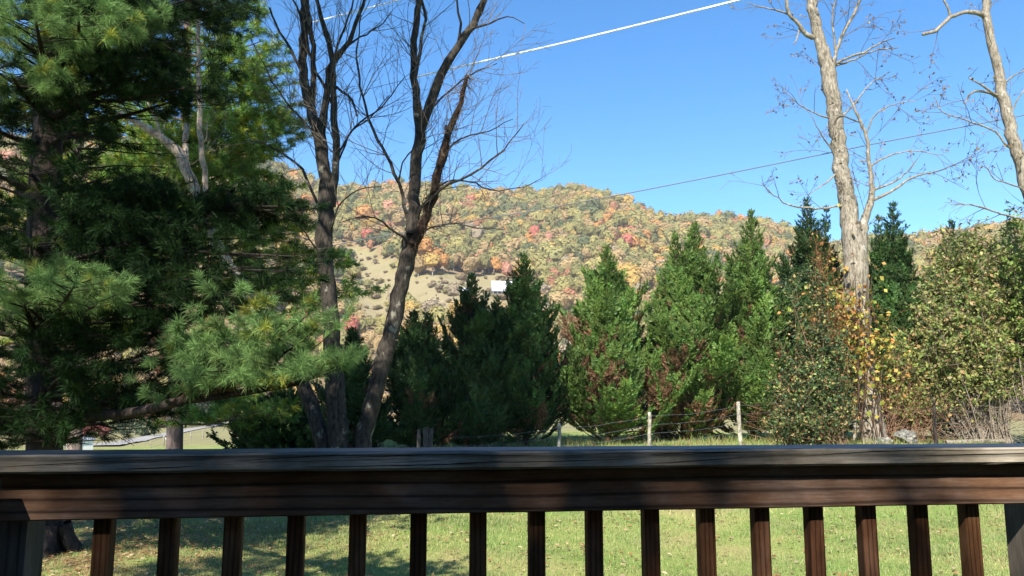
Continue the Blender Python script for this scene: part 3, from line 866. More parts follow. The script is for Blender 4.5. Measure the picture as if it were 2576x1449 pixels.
W.limb(Bm, [(1046, 188, 6), (1062, 98, 5.5), (1070, 47, 5), (1062, 0, 4), (1045, -60, 3)], -0.5, 6)
W.limb(Bm, [(1030, 570, 6), (1019, 519, 6), (1002, 461, 5.5), (972, 391, 5), (950, 351, 4.6), (928, 297, 4), (909, 219, 3.5), (898, 148, 3), (909, 39, 2)], -0.6, 6)
W.limb(Bm, [(1002, 461, 3), (1015, 410, 2.6), (1045, 370, 2), (1090, 340, 1.2)], -0.8, 5)
W.limb(Bm, [(1150, 120, 5), (1160, 60, 4), (1150, 0, 3), (1158, -60, 2)], -0.5, 6)
W.limb(Bm, [(1110, 395, 4), (1160, 350, 3), (1230, 330, 2), (1290, 300, 1.2)], -0.6, 5)
W.limb(Bm, [(1078, 282, 4), (1130, 230, 3), (1180, 190, 2.4), (1250, 160, 1.4)], -0.9, 5)
W.limb(Bm, [(1180, 75, 4), (1230, 60, 3), (1275, 40, 2), (1320, 60, 1.2)], -0.6, 5)
Cm = stems[2]
W.limb(A, [(828, yb + 10, 26), (812, 1113, 22), (775, 998, 19), (735, 900, 17), (690, 820, 16), (640, 755, 15)], 0.2, 10, 0.06, twigs=0)
W.limb(Cm, [(640, 755, 15), (590, 690, 15), (540, 600, 14), (505, 520, 15), (480, 450, 15), (450, 385, 14), (400, 345, 11), (350, 312, 9), (300, 285, 7)], 0.0, 10, 0.06, twigs=0)
W.limb(Cm, [(560, 640, 9), (530, 560, 8.5), (515, 450, 8), (505, 330, 7.5), (500, 200, 7), (499, 90, 6.5), (497, -20, 6), (496, -200, 4)], 0.1, 8, twigs=0.5)
W.limb(Cm, [(408, 352, 6), (400, 322, 5), (390, 290, 4.5), (372, 258, 4)], -0.2, 6, twigs=0.3)
W.limb(Cm, [(474, 440, 8), (470, 400, 8), (466, 350, 8), (470, 312, 7)], 0.3, 7, twigs=0.2)
W.limb(Cm, [(508, 365, 3), (520, 350, 2.4), (523, 300, 1.5)], -0.2, 5, twigs=0)
tg = MB()
W.twigs(tg, 3.5, (0.5, 1.9), 0.010, 2, (1, 1, 1), 0.9, None, 3.6)
for o_, m_ in zip(stems, (M_maple, M_maple, M_dead)):
    o_.build('trunk', m_, bare)
tg.build('crown', M_twig, bare)
# shaggy dead creeper along the broken limb
sh = MB()
for sp, tw_ in W.limbs:
    if tw_ != 1.2: continue
    for _ in range(330):
        k = random.randrange(len(sp)); o = sp[k][:3] + rand_unit(1)[0] * sp[k][3]
        d = nrm(rand_unit(1)[0] + [0, 0, -0.6]); ln = random.uniform(0.08, 0.4) * (1.5 if k > len(sp) * 0.9 else 1)
        d2 = nrm(d + rand_unit(1)[0] * 0.8)
        sh.tube([o, o + d * ln * .5, o + d * ln * .5 + d2 * ln * .5], [0.007, 0.005, 0.002], 3, cap=False)
cr = sh.build('creeper', M_vinebark)
tag(cr, 'shaggy dead brown creeper clinging to the broken dark limb of the forked bare tree', 'vine')


def leaf_cards(mb, pos, size, col, var=0.25, palette=None, flat=0.0, aspect=0.6):
    n = len(pos)
    if n == 0: return
    pos = np.asarray(pos, float)
    a = rand_unit(n); nn = rand_unit(n); nn[:, 2] = np.abs(nn[:, 2]) + flat
    nn = nrm(nn); a = nrm(np.cross(nn, a)); b_ = np.cross(nn, a)
    s_ = (np.asarray(size) * rng.uniform(0.6, 1.3, n))[:, None]
    v = np.stack([pos - a * s_ * 0.5, pos + b_ * s_ * aspect * 0.5 + nn * s_ * 0.1, pos + a * s_ * 0.55, pos - b_ * s_ * aspect * 0.5 + nn * s_ * 0.1], 1)
    if palette is not None:
        pal = np.array([p_[0] for p_ in palette]); w = np.array([p_[1] for p_ in palette], float)
        c = pal[rng.choice(len(pal), n, p=w / w.sum())]
    else:
        c = np.repeat(np.array(col)[None, :], n, 0)
    c = c * (1 + var * rng.standard_normal((n, 1))).clip(0.5, 1.7)
    k = np.arange(n)[:, None] * 4
    mb.add(v.reshape(-1, 3), quads=k + np.array([[0, 1, 2, 3]]), col=np.repeat(c, 4, 0))


SEED = [((0.20, 0.13, 0.08), 3), ((0.30, 0.20, 0.10), 2), ((0.10, 0.07, 0.05), 2), ((0.34, 0.27, 0.12), 1)]
# big pale tree on the right
Yr = 27.0
gr = ground_pt(2200, 1106, Yr)
pale = thing('pale_tree', 'tall pale barked tree with a low fork, its trunk wrapped by yellow vine leaves', 'tree', gr, 'pale bare trees on the right')
W = Wood(Yr, 0.006)
A = MB(); yb = proj(gr)[1]
W.limb(A, [(2203, yb + 8, 42), (2196, 1085, 33), (2182, 980, 27), (2167, 850, 27), (2158, 760, 31), (2150, 660, 32), (2138, 560, 25), (2124, 460, 22), (2106, 350, 20), (2092, 230, 20), (2080, 165, 20), (2060, 100, 15), (2045, 30, 14), (2032, -60, 13), (2010, -300, 9), (2000, -600, 4)], 0, 14, 0.035, twigs=0.22, wob=0.02)
W.limb(A, [(2160, 700, 18), (2166, 630, 15), (2173, 560, 12), (2191, 499, 9), (2189, 434, 6.5), (2178, 347, 5.5), (2163, 304, 4.5), (2146, 269, 3.5), (2128, 225, 2)], -0.5, 9, 0.05, twigs=1.2)
W.limb(A, [(2095, 170, 8), (2100, 139, 6), (2123, 78, 5), (2154, 22, 4.5), (2175, -40, 4), (2220, -150, 2)], -0.6, 7)
W.limb(A, [(2102, 150, 4), (2098, 100, 3.6), (2094, 40, 3), (2104, -30, 2)], -0.3, 6)
W.limb(A, [(2104, 160, 5), (2130, 146, 4), (2171, 132, 3.5), (2214, 108, 2.4), (2252, 96, 1.2)], -0.5, 6)
W.limb(A, [(2104, 165, 4), (2150, 150, 3), (2200, 128, 2.4), (2260, 120, 1.6)], 0.6, 6)
W.limb(A, [(2045, 95, 8), (2028, 88, 7), (2010, 62, 6.5), (1985, 33, 6), (1978, 0, 5.5), (1985, -40, 5)], -0.5, 7)
W.limb(A, [(1990, 40, 3.5), (1960, 28, 3), (1925, 20, 2.2), (1880, 8, 1.3)], -0.5, 5)
W.limb(A, [(2012, 65, 3), (2005, 95, 2.6), (1996, 112, 2)], -0.5, 5, twigs=0.5)
W.limb(A, [(2190, 510, 6), (2197, 503, 5), (2249, 477, 4), (2293, 447, 3.2), (2345, 434, 2.4), (2405, 415, 1.3)], -0.8, 6)
W.limb(A, [(2190, 480, 4), (2240, 462, 3), (2290, 425, 2), (2306, 400, 1.3)], 0.5, 5)
W.limb(A, [(2120, 517, 5), (2100, 520, 4), (2050, 524, 3.5), (1985, 516, 2.6), (1945, 490, 1.8), (1915, 460, 1.2)], -0.7, 6)
W.limb(A, [(2110, 430, 4), (2085, 455, 3), (2060, 470, 2), (2030, 490, 1.2)], -0.6, 5)
W.limb(A, [(2105, 400, 4), (2080, 360, 3), (2060, 330, 2), (2040, 290, 1.2)], -0.7, 5)
W.limb(A, [(2100, 300, 3.5), (2060, 290, 2.6), (2010, 262, 1.8), (1975, 232, 1.1)], -0.4, 5)
W.limb(A, [(2186, 420, 3.5), (2230, 395, 2.8), (2290, 380, 2), (2370, 390, 1.2)], -0.6, 5)
W.limb(A, [(2176, 345, 3), (2200, 290, 2.5), (2250, 262, 1.8), (2310, 250, 1.1)], -0.6, 5)
W.limb(A, [(2110, 300, 3.5), (2150, 260, 2.8), (2190, 210, 2), (2240, 180, 1.2)], 0.6, 5)
W.limb(A, [(2168, 310, 3), (2120, 292, 2.2), (2098, 290, 1.4)], -0.5, 5)
lv = []
tg = MB(); W.twigs(tg, 1.5, (0.6, 2.1), 0.012, 2, (1, 1, 1), 0.25, lv, 5.2)
lp = MB(); lpos = np.array([q + rand_unit(1)[0] * 0.06 for q, d in lv if random.random() < 0.6])
leaf_cards(lp, lpos, 0.10, (0.2, 0.13, 0.08), 0.3, SEED)
A.build('trunk', M_syc, pale); tg.build('crown', M_twig, pale); lp.build('leaves', M_leaf, pale)
# second pale tree at the right edge
Yq = 25.0
gq = ground_pt(2650, 1106, Yq)
pale2 = thing('pale_tree', 'tall pale tree at the far right edge, with a short crooked broken limb', 'tree', gq, 'pale bare trees on the right')
W = Wood(Yq, 0.006); A = MB(); yb = proj(gq)[1]
W.limb(A, [(2652, yb + 8, 30), (2645, 1000, 23), (2628, 700, 20), (2600, 530, 18), (2578, 450, 16.5), (2557, 382, 16), (2537, 304, 15), (2519, 226, 14), (2505, 152, 12), (2484, 60, 11), (2478, -20, 10), (2470, -250, 6), (2466, -420, 3)], 0, 12, 0.035, twigs=0.35, wob=0.02)
W.limb(A, [(2480, 45, 7), (2468, 36, 7), (2431, 30, 6.5), (2400, 40, 6), (2388, 44, 5.5), (2374, 58, 6), (2352, 79, 6), (2320, 87, 5)], -0.6, 8, twigs=0.5)
W.limb(A, [(2390, 42, 4.5), (2384, 20, 4), (2370, -4, 3.4), (2350, -50, 2)], -0.2, 6)
W.limb(A, [(2510, 240, 5), (2503, 239, 4.5), (2474, 217, 3.4), (2436, 196, 2)], -0.5, 6)
W.limb(A, [(2512, 246, 5), (2480, 232, 4), (2452, 230, 3.6), (2435, 240, 3), (2428, 262, 1.8)], -0.5, 6)
W.limb(A, [(2540, 372, 4), (2530, 366, 3.6), (2501, 330, 3), (2431, 304, 2.5), (2370, 282, 1.8), (2346, 240, 1.2)], -0.6, 5)
W.limb(A, [(2630, 600, 4), (2576, 556, 3.4), (2518, 539, 3), (2453, 517, 2.2), (2390, 515, 1.3)], -0.7, 5)
W.limb(A, [(2600, 520, 4), (2576, 480, 3.2), (2535, 462, 2.6), (2500, 450, 2), (2478, 415, 1.3)], -0.6, 5)
W.limb(A, [(2520, 215, 3.5), (2550, 190, 2.6), (2580, 176, 1.6)], -0.4, 5)
W.limb(A, [(2535, 300, 3.5), (2556, 255, 2.6), (2580, 220, 1.6)], -0.4, 5)
lv = []
tg = MB(); W.twigs(tg, 1.4, (0.6, 1.9), 0.012, 2, (1, 1, 1), 0.25, lv, 5.2)
lp = MB(); leaf_cards(lp, np.array([q + rand_unit(1)[0] * 0.06 for q, d in lv if random.random() < 0.6]), 0.10, (0.2, 0.13, 0.08), 0.3, SEED)
A.build('trunk', M_syc, pale2); tg.build('crown', M_twig, pale2); lp.build('leaves', M_leaf, pale2)

# ------------------------------------------------------------------ cypress screen
SPRAY = []
for k in range(6):
    f = k / 6.0
    for sd in (-1, 1):
        l = 0.36 * (1 - f) + 0.12; a = R(38) * sd
        b0 = np.array([f * 0.85, 0.0]); tip = b0 + l * np.array([math.cos(a), math.sin(a)])
        pr = np.array([-math.sin(a), math.cos(a)]) * 0.055
        SPRAY.append([b0, b0 + (tip - b0) * 0.55 + pr, tip, b0 + (tip - b0) * 0.55 - pr])
SPRAY.append([np.array([0.0, 0]), np.array([0.6, 0.05]), np.array([1.1, 0]), np.array([0.6, -0.05])])
SPRAY = np.array(SPRAY)      # m, 4, 2


def sprays(mb, p, d, nrmv, L, col, var=0.2):
    n = len(p)
    d = nrm(d); b_ = nrm(np.cross(nrmv, d)); nn = np.cross(d, b_)
    L = np.broadcast_to(L, (n,))
    m_ = len(SPRAY)
    v = p[:, None, None, :] + L[:, None, None, None] * (SPRAY[None, :, :, 0:1] * d[:, None, None, :] + SPRAY[None, :, :, 1:2] * b_[:, None, None, :])
    v = v + (rng.standard_normal((n, m_, 4, 3)) * 0.05) * L[:, None, None, None]
    v = v + nn[:, None, None, :] * (np.abs(SPRAY[None, :, :, 1:2]) * -0.25 * L[:, None, None, None])
    c = np.asarray(col) * (1 + var * rng.standard_normal((n, 1))).clip(0.5, 1.7)
    c = np.repeat(c, m_ * 4, 0) * np.repeat(rng.uniform(0.8, 1.2, (n * m_, 1)), 4, 0)
    k = np.arange(n * m_)[:, None] * 4
    mb.add(v.reshape(-1, 3), quads=k + np.array([[0, 1, 2, 3]]), col=c)


def cypress(label, tops, cx, w, Y, col, brown=0.12, dens=1.0, y_base=None, lean=0.0, name='cypress_tree', L=0.34):
    base = ground_pt(cx, 1100, Y)
    t = thing(name, label, 'cypress', base, 'cypresses in the evergreen row')
    wd, lf_ = MB(), MB()
    depth = (P(cx, 900, Y) - EYE) @ FW
    Rb = w * 0.5 * depth / F
    P_, D_, N_, S_, C_ = [], [], [], [], []
    for ti, (txx, ty) in enumerate(tops):
        top = P(txx, ty, Y + random.uniform(-0.3, 0.3)); h = top[2] - base[2]
        b0 = base + np.array([(txx - cx) * depth / F * 0.25, 0, 0])
        rad0 = Rb * (1.2 if ti == 0 else 0.8)
        ax = np.array([b0 * (1 - f) + np.array([top[0] * f + b0[0] * (1 - f), Y, top[2]]) * f for f in np.linspace(0, 1, 9)])
        ax = b0[None, :] + (top - b0)[None, :] * np.linspace(0, 1, 9)[:, None]
        ax[0, 2] -= 0.2
        wd.tube(ax, np.linspace(0.11, 0.008, 9), 7, rough=0.05)
        nb = int(112 * dens * (1 if ti == 0 else 0.7))
        for k in range(nb):
            f = min(0.985, 0.02 + 0.98 * (k + random.random()) / nb) ** 1.08
            a = k * 2.4 + random.uniform(-.5, .5)
            prof = min(1.0, ((1 - f) / 0.68) ** 1.16) + 0.012
            ln = max(0.07, rad0 * prof * random.choice((random.uniform(0.55, 0.95), random.uniform(0.85, 1.2), random.uniform(1.1, 1.5))))
            el = R(random.uniform(14, 40) + 26 * f - 24 * max(0, 1 - f / 0.22))
            d = np.array([math.cos(a) * math.cos(el), math.sin(a) * math.cos(el), math.sin(el)])
            o = b0 + (top - b0) * max(0.01, f - 0.22 * ln / h)
            m_ = max(3, int(ln / 0.15)); pp = [o]; dd = d; bend = random.uniform(0.04, 0.14)
            for _ in range(m_):
                dd = nrm(dd + np.array([0, 0, bend]) + rand_unit(1)[0] * 0.06); pp.append(pp[-1] + dd * ln / m_)
            pp = np.array(pp)
            wd.tube(pp, np.linspace(0.018, 0.004, len(pp)), 3, cap=False)
            dead = random.random() < brown * (1.6 if f < 0.25 else 0.25)
            tone = random.uniform(0.62, 1.35)
            small = 1 if f < 0.7 else 1 - 0.62 * (f - 0.7) / 0.3
            for q in range(1, len(pp)):
                g_ = q / (len(pp) - 1)
                if g_ < 0.22 and len(pp) > 5: continue
                s_ = nrm(pp[q] - pp[q - 1]); hh = nrm(np.cross(s_, [0, 0, 1.0]) + 1e-6); uu = np.cross(hh, s_)
                for sd in (-1, 1):
                    ll = (0.08 + 0.36 * ln * (1 - g_) ** 0.9 * g_ ** 0.3) * random.uniform(0.6, 1.2)
                    ld = nrm(s_ * random.uniform(0.6, 1.0) + hh * sd * random.uniform(0.5, 0.9) + uu * random.uniform(-0.1, 0.35))
                    for r_ in np.arange(0.08, ll + 0.1, 0.15):
                        P_.append(pp[q] + ld * r_ + rand_unit(1)[0] * 0.03 * small); D_.append(nrm(ld + s_ * 0.35 + rand_unit(1)[0] * 0.35 + [0, 0, 0.12])); N_.append(nrm(uu + rand_unit(1)[0] * 0.45))
                        S_.append(L * random.uniform(0.65, 1.15) * small)
                        inner = g_ < 0.5 and f < 0.55 and random.random() < brown * 3.0
                        C_.append(np.array((0.17, 0.095, 0.05)) * random.uniform(0.7, 1.3) if (dead and g_ < 0.85) or inner else np.array(col) * tone * np.array([random.uniform(0.85, 1.2), 1, random.uniform(0.8, 1.2)]))
                P_.append(pp[q]); D_.append(nrm(s_ + rand_unit(1)[0] * 0.25)); N_.append(uu); S_.append(L * random.uniform(0.8, 1.2) * small); C_.append(np.array(col) * tone)
        P_.append(top - [0, 0, .1]); D_.append(np.array([0.03, 0, 1.0])); N_.append(np.array([0, -1.0, 0])); S_.append(0.25); C_.append(np.array(col))
    sprays(lf_, np.array(P_), np.array(D_), np.array(N_), np.array(S_), np.array(C_), 0.12)
    wd.build('trunk', M_vinebark, t); lf_.build('crown', M_cyp, t)
    return t


CG = (0.106, 0.182, 0.040); CYP_SHADED = (0.040, 0.082, 0.024)  # second green is the same cypress darkened, shade put into its colour
cypress('small dark evergreen shrub low on the left, below the sunlit pine bough', [(700, 990), (640, 1010), (760, 1000)], 700, 230, 19.5, CYP_SHADED, 0.05, 0.7)
cypress('narrow dark cypress showing between the two main trunks of the forked bare tree', [(886, 832)], 890, 170, 24, CYP_SHADED, 0.08, 0.9)
cypress('low dark cypress with two short tips just right of the leaning bare trunk', [(1040, 788), (1078, 792)], 1055, 215, 25, CYP_SHADED, 0.06, 0.9)
cypress('dark shaded cypress left of the white roofed house, with a lower second tip', [(1186, 692), (1252, 752)], 1195, 250, 26, CYP_SHADED, 0.05, 1.0)
cypress('dark cypress whose slender tip rises just right of the white roofed house', [(1317, 640)], 1325, 270, 27, (0.045, 0.098, 0.024), 0.06, 1.1)  # green darkened for shade, like the cypresses to its left
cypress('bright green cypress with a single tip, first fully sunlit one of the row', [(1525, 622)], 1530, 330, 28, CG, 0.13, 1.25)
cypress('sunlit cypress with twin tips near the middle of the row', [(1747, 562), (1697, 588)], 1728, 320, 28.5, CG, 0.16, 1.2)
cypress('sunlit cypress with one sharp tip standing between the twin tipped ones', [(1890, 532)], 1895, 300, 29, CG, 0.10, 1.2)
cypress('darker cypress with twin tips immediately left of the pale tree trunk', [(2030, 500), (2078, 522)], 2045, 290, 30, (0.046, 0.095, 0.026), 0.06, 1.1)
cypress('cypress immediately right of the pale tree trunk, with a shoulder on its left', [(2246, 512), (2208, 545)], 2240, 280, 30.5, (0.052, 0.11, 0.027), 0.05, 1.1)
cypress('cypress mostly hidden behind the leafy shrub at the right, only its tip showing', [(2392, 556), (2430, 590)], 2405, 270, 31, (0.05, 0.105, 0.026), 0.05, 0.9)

# ------------------------------------------------------------------ shrubs and creepers on the right
def shrub(name, label, cat, base, blobs, nstem, leaf_n, size, palette, stem_col=(1, 1, 1), stem_r=0.022, leafshare=0.55, mat=M_twig, group=None, bare_n=0, spread=0.6):
    """Stems fan out of the base to points inside the blobs (centre, radii); leaves sit along their outer wood."""
    t = thing(name, label, cat, base, group)
    wd, lf_ = MB(), MB()
    LP = []
    vol = np.array([b_[1][0] * b_[1][1] * b_[1][2] for b_ in blobs]); vol = vol / vol.sum()
    roots = [np.array([random.uniform(-1, 1) * spread, random.uniform(-.4, .4) * spread, -0.1]) for _ in range(6)]
    for k in range(nstem):
        c, r = blobs[rng.choice(len(blobs), p=vol)]
        u = rand_unit(1)[0] * random.random() ** 0.33
        e = np.array(c) + u * np.array(r)
        o = np.array(base) + random.choice(roots) + rng.standard_normal(3) * [.07, .07, 0]
        mid = o * 0.5 + e * 0.5 + rand_unit(1)[0] * 0.18 + [0, 0, 0.15]
        sp = spline([[*o, stem_r], [*mid, stem_r * 0.6], [*e, 0.004]], 0.25)
        wd.tube(sp[:, :3], sp[:, 3] * random.uniform(0.5, 1.2), 4, col=stem_col)
        for q in range(len(sp) // 3, len(sp)):
            for _ in range(2):
                d = nrm(rand_unit(1)[0] + [0, 0, 0.25]); ln = random.uniform(0.15, 0.6)
                p2 = sp[q][:3] + d * ln
                wd.tube([sp[q][:3], sp[q][:3] + d * ln * .5 + rand_unit(1)[0] * 0.03, p2], [0.006, 0.004, 0.003], 3, cap=False, col=stem_col)
                if q > len(sp) * (1 - leafshare):
                    m_ = max(1, int(leaf_n * random.uniform(0.5, 1.5)))
                    LP.append(sp[q][:3] + d * ln * rng.uniform(0.2, 1.1, (m_, 1)) + rng.standard_normal((m_, 3)) * 0.07)
    for k in range(bare_n):
        o = np.array(base) + np.array([random.uniform(-1.2, 1.2) * spread, random.uniform(-.5, .5), random.uniform(0.0, 1.3)])
        d = nrm(np.array([random.uniform(-1, 1), random.uniform(-.6, .3), random.uniform(-0.15, 0.5)])); q = [o]
        for _ in range(5): d = nrm(d + rand_unit(1)[0] * 0.2); q.append(q[-1] + d * random.uniform(0.15, 0.4))
        wd.tube(np.array(q), np.linspace(0.010, 0.004, 6), 3, cap=False, col=stem_col)
    leaf_cards(lf_, np.concatenate(LP), size, None, 0.25, palette)
    wd.build('stems', mat, t); lf_.build('leaves', M_leaf, t)
    return t


def blob(x, y, Y, rx, ry, rz=None):
    q = P(x, y, Y); k = (q - EYE) @ FW / F
    return (q, (rx * k, (rz if rz else rx * 0.8) * k, ry * k))


YG = [((0.22, 0.27, 0.07), 4), ((0.13, 0.20, 0.045), 3), ((0.34, 0.33, 0.11), 2.5), ((0.32, 0.20, 0.09), 1.6), ((0.38, 0.30, 0.16), 1.2)]
shrub('leafy_shrub', 'large yellowish green leafy shrub with bare grey stems, right of the forked pale tree', 'shrub', ground_pt(2450, 1105, 27.8),
      [blob(2440, 760, 27.8, 120, 150), blob(2370, 830, 27.3, 90, 90), blob(2530, 700, 27.8, 110, 120), blob(2560, 850, 27.8, 90, 110), blob(2420, 690, 28.4, 80, 90), blob(2330, 800, 27.8, 60, 70), blob(2440, 900, 27.0, 120, 50), blob(2480, 640, 28.2, 90, 70), blob(2390, 720, 28.2, 70, 90), blob(2330, 900, 27.6, 80, 60), blob(2500, 900, 27.4, 100, 60), blob(2480, 780, 27.4, 90, 120), blob(2410, 625, 28.6, 70, 60), blob(2520, 610, 28.6, 90, 60)],
      215, 8, 0.145, YG, (1.5, 1.5, 1.45), 0.028, 0.55, group='shrubs on the right', bare_n=150, spread=1.0)
shrub('leafy_shrub', 'greener leafy shrub cut by the right edge of the photo, just above the railing', 'shrub', ground_pt(2610, 1105, 27.0),
      [blob(2590, 800, 27.0, 80, 200), blob(2600, 630, 27.0, 100, 120), blob(2570, 930, 26.8, 60, 70)], 70, 9, 0.145, [((0.17, 0.25, 0.05), 5), ((0.24, 0.30, 0.08), 3), ((0.30, 0.24, 0.10), 1)], (1.4, 1.4, 1.4), 0.028, 0.5, group='shrubs on the right', bare_n=60, spread=0.8)
DGY = [((0.045, 0.085, 0.035), 5), ((0.10, 0.16, 0.05), 2.5), ((0.42, 0.30, 0.13), 1.0), ((0.30, 0.33, 0.10), 1.4), ((0.30, 0.15, 0.06), 0.4)]
shrub('tangled_shrub', 'tangled dark green shrub flecked with tan leaves, left of the foot of the pale tree', 'shrub', ground_pt(2050, 1108, 25.5),
      [blob(2060, 960, 25.5, 70, 120), blob(1975, 1050, 25, 75, 45), blob(2090, 1050, 25, 60, 50), blob(2085, 850, 25.8, 45, 120), blob(2000, 960, 25.6, 60, 70), blob(2130, 980, 25.4, 30, 80), blob(2000, 800, 26, 22, 120), blob(2050, 780, 26, 20, 130), blob(1960, 850, 26, 18, 110)], 130, 9, 0.115, DGY, (1.2, 0.95, 0.7), 0.018, 0.75, group='shrubs on the right', bare_n=70, spread=1.0)
shrub('tangled_shrub', 'thin reddish stemmed briar reaching high beside the pale trunk, with few yellow leaves', 'shrub', ground_pt(2100, 1108, 26.0),
      [blob(2080, 720, 26, 45, 150), blob(2110, 800, 26.2, 40, 120), blob(2060, 640, 26.2, 40, 70)], 26, 2, 0.08, [((0.40, 0.28, 0.08), 2), ((0.28, 0.14, 0.06), 2), ((0.22, 0.24, 0.06), 1)], (1.5, 0.8, 0.5), 0.012, 0.5, group='shrubs on the right', spread=0.5)
shrub('tangled_shrub', 'bare brown twiggy bush with scattered rust leaves between pale trunk and leafy shrub', 'shrub', ground_pt(2290, 1100, 27.6),
      [blob(2290, 940, 27.6, 70, 90), blob(2340, 980, 27.4, 70, 60), blob(2260, 880, 27.6, 40, 80)], 60, 4, 0.12, [((0.34, 0.19, 0.07), 1), ((0.38, 0.33, 0.10), 2), ((0.17, 0.24, 0.06), 4)], (1.7, 1.2, 0.95), 0.014, 0.6, group='shrubs on the right', bare_n=120, spread=1.2)
# vine on the pale trunk
vl = MB()
pos = []
for k in range(900):
    y = random.gauss(845, 80); x = 2165 + (y - 850) * 0.1 + random.gauss(0, 48) - (30 if y < 850 else 0)
    pos.append(P(x, y, 26.35 + random.uniform(-0.35, 0.5)))
leaf_cards(vl, np.array(pos), 0.165, None, 0.25, [((0.42, 0.36, 0.07), 3), ((0.50, 0.27, 0.07), 2.4), ((0.28, 0.33, 0.06), 2.2), ((0.40, 0.17, 0.05), 1)], aspect=0.85)
vt = thing('climbing_vine', 'yellow and orange leaved vine wrapping the pale tree trunk at mid height', 'vine', P(2200, 1100, 26.3))
vs = MB()
for k in range(12):
    rowsv = []
    for f in np.linspace(0, 1, 9):
        y = 1100 - f * random.uniform(330, 480); x = 2195 - f * 32 + 28 * math.sin(3 * f + k) + random.uniform(-8, 8)
        rowsv.append([*P(x, y, 26.35 + 0.15 * math.sin(k)), 0.016 - 0.01 * f])
    sp = spline(rowsv, 0.25); vs.tube(sp[:, :3], sp[:, 3], 4, cap=False)
for k in range(46):
    o = P(2165 + random.gauss(0, 30), random.uniform(760, 1080), 26.4); d = nrm(np.array([random.uniform(-1, 1), -0.3, random.uniform(-.7, .6)])); q = [o]
    for _ in range(6): d = nrm(d + rand_unit(1)[0] * 0.25 + [0, 0, -0.05]); q.append(q[-1] + d * 0.18)
    vs.tube(np.array(q), np.linspace(0.008, 0.003, 7), 3, cap=False, col=(2, 1.5, 1.2))
vs.build('stems', M_vinebark, vt); vl.build('leaves', M_leaf, vt)

# boulder, log and stump beside the pale tree
import bmesh
from mathutils import noise as mnoise


def rock(name, label, c, r, seed, mat, rot=0.3):
    bm = bmesh.new(); bmesh.ops.create_icosphere(bm, subdivisions=4, radius=1)
    for v_ in bm.verts:
        n0 = v_.co.normalized(); k = 1 + 0.35 * mnoise.noise(n0 * 1.3 + Vector((seed, 0, 0))) + 0.16 * mnoise.noise(n0 * 3.1 + Vector((0, seed, 0))) + 0.06 * mnoise.noise(n0 * 8)
        v_.co = Vector((n0.x * r[0] * k, n0.y * r[1] * k, max(-0.3, n0.z) * r[2] * k))
    bmesh.ops.rotate(bm, verts=bm.verts, matrix=Matrix.Rotation(rot, 3, 'Y'))
    me = bpy.data.meshes.new(name); bm.to_mesh(me); bm.free(); me.materials.append(mat)
    o = bpy.data.objects.new(name, me); COL.objects.link(o); o.location = c
    return tag(o, label, 'rock')


M_rock = bark_mat('lichen_rock', (0.03, 0.032, 0.034), (0.22, 0.21, 0.175), (0.33, 0.31, 0.26), 5, 1.0, 0.55)
for nt_ in [M_rock.node_tree]:
    for n_ in list(nt_.nodes):
        if n_.type == 'VERTEX_COLOR':
            for l_ in list(n_.outputs[0].links):
                s_ = l_.to_socket; nt_.links.remove(l_); s_.default_value = (1, 1, 1, 1)
q = ground_pt(2277, 1107, 25.5); rock('boulder', 'pale lichen spotted boulder leaning beside the root of the pale tree', q + [0, 0, 0.22], (0.33, 0.3, 0.33), 2.1, M_rock, 0.55)
q = ground_pt(2222, 1110, 26.0); rock('boulder', 'small tan stone half buried against the root of the pale tree', q + [0, 0, 0.06], (0.32, 0.25, 0.2), 5.4, M_rock, 0.2)
lg = MB(); qa, qb = ground_pt(2375, 1100, 26.5), ground_pt(2545, 1100, 27.5)
sp = spline([[*(qa + [0, 0, .09]), 0.085], [*((qa + qb) / 2 + [0, 0.1, .10]), 0.08], [*(qb + [0, 0, .10]), 0.06]], 0.2); lg.tube(sp[:, :3], sp[:, 3], 9, rough=0.06)
tag(lg.build('fallen_log', M_syc), 'pale fallen log lying in the grass under the leafy shrub', 'log')
sk = MB(); q = ground_pt(2352, 1100, 24.8)
sk.tube([q + [0, 0, -.1], q + [.01, 0, .35], q + [0.0, 0, .75], q + [.05, 0, 1.4]], [0.075, 0.06, 0.055, 0.04], 8, rough=0.06)
for k in range(14):
    o = q + [0.02, 0, random.uniform(0.5, 1.4)]; d = nrm(rand_unit(1)[0] + [0, 0, 0.5]); sk.tube([o, o + d * .3, o + d * .6 + rand_unit(1)[0] * .15], [0.014, 0.009, 0.004], 3)
tag(sk.build('dead_stump', M_pinebark), 'thin dark dead stump right of the boulder, standing in the grass', 'stump')

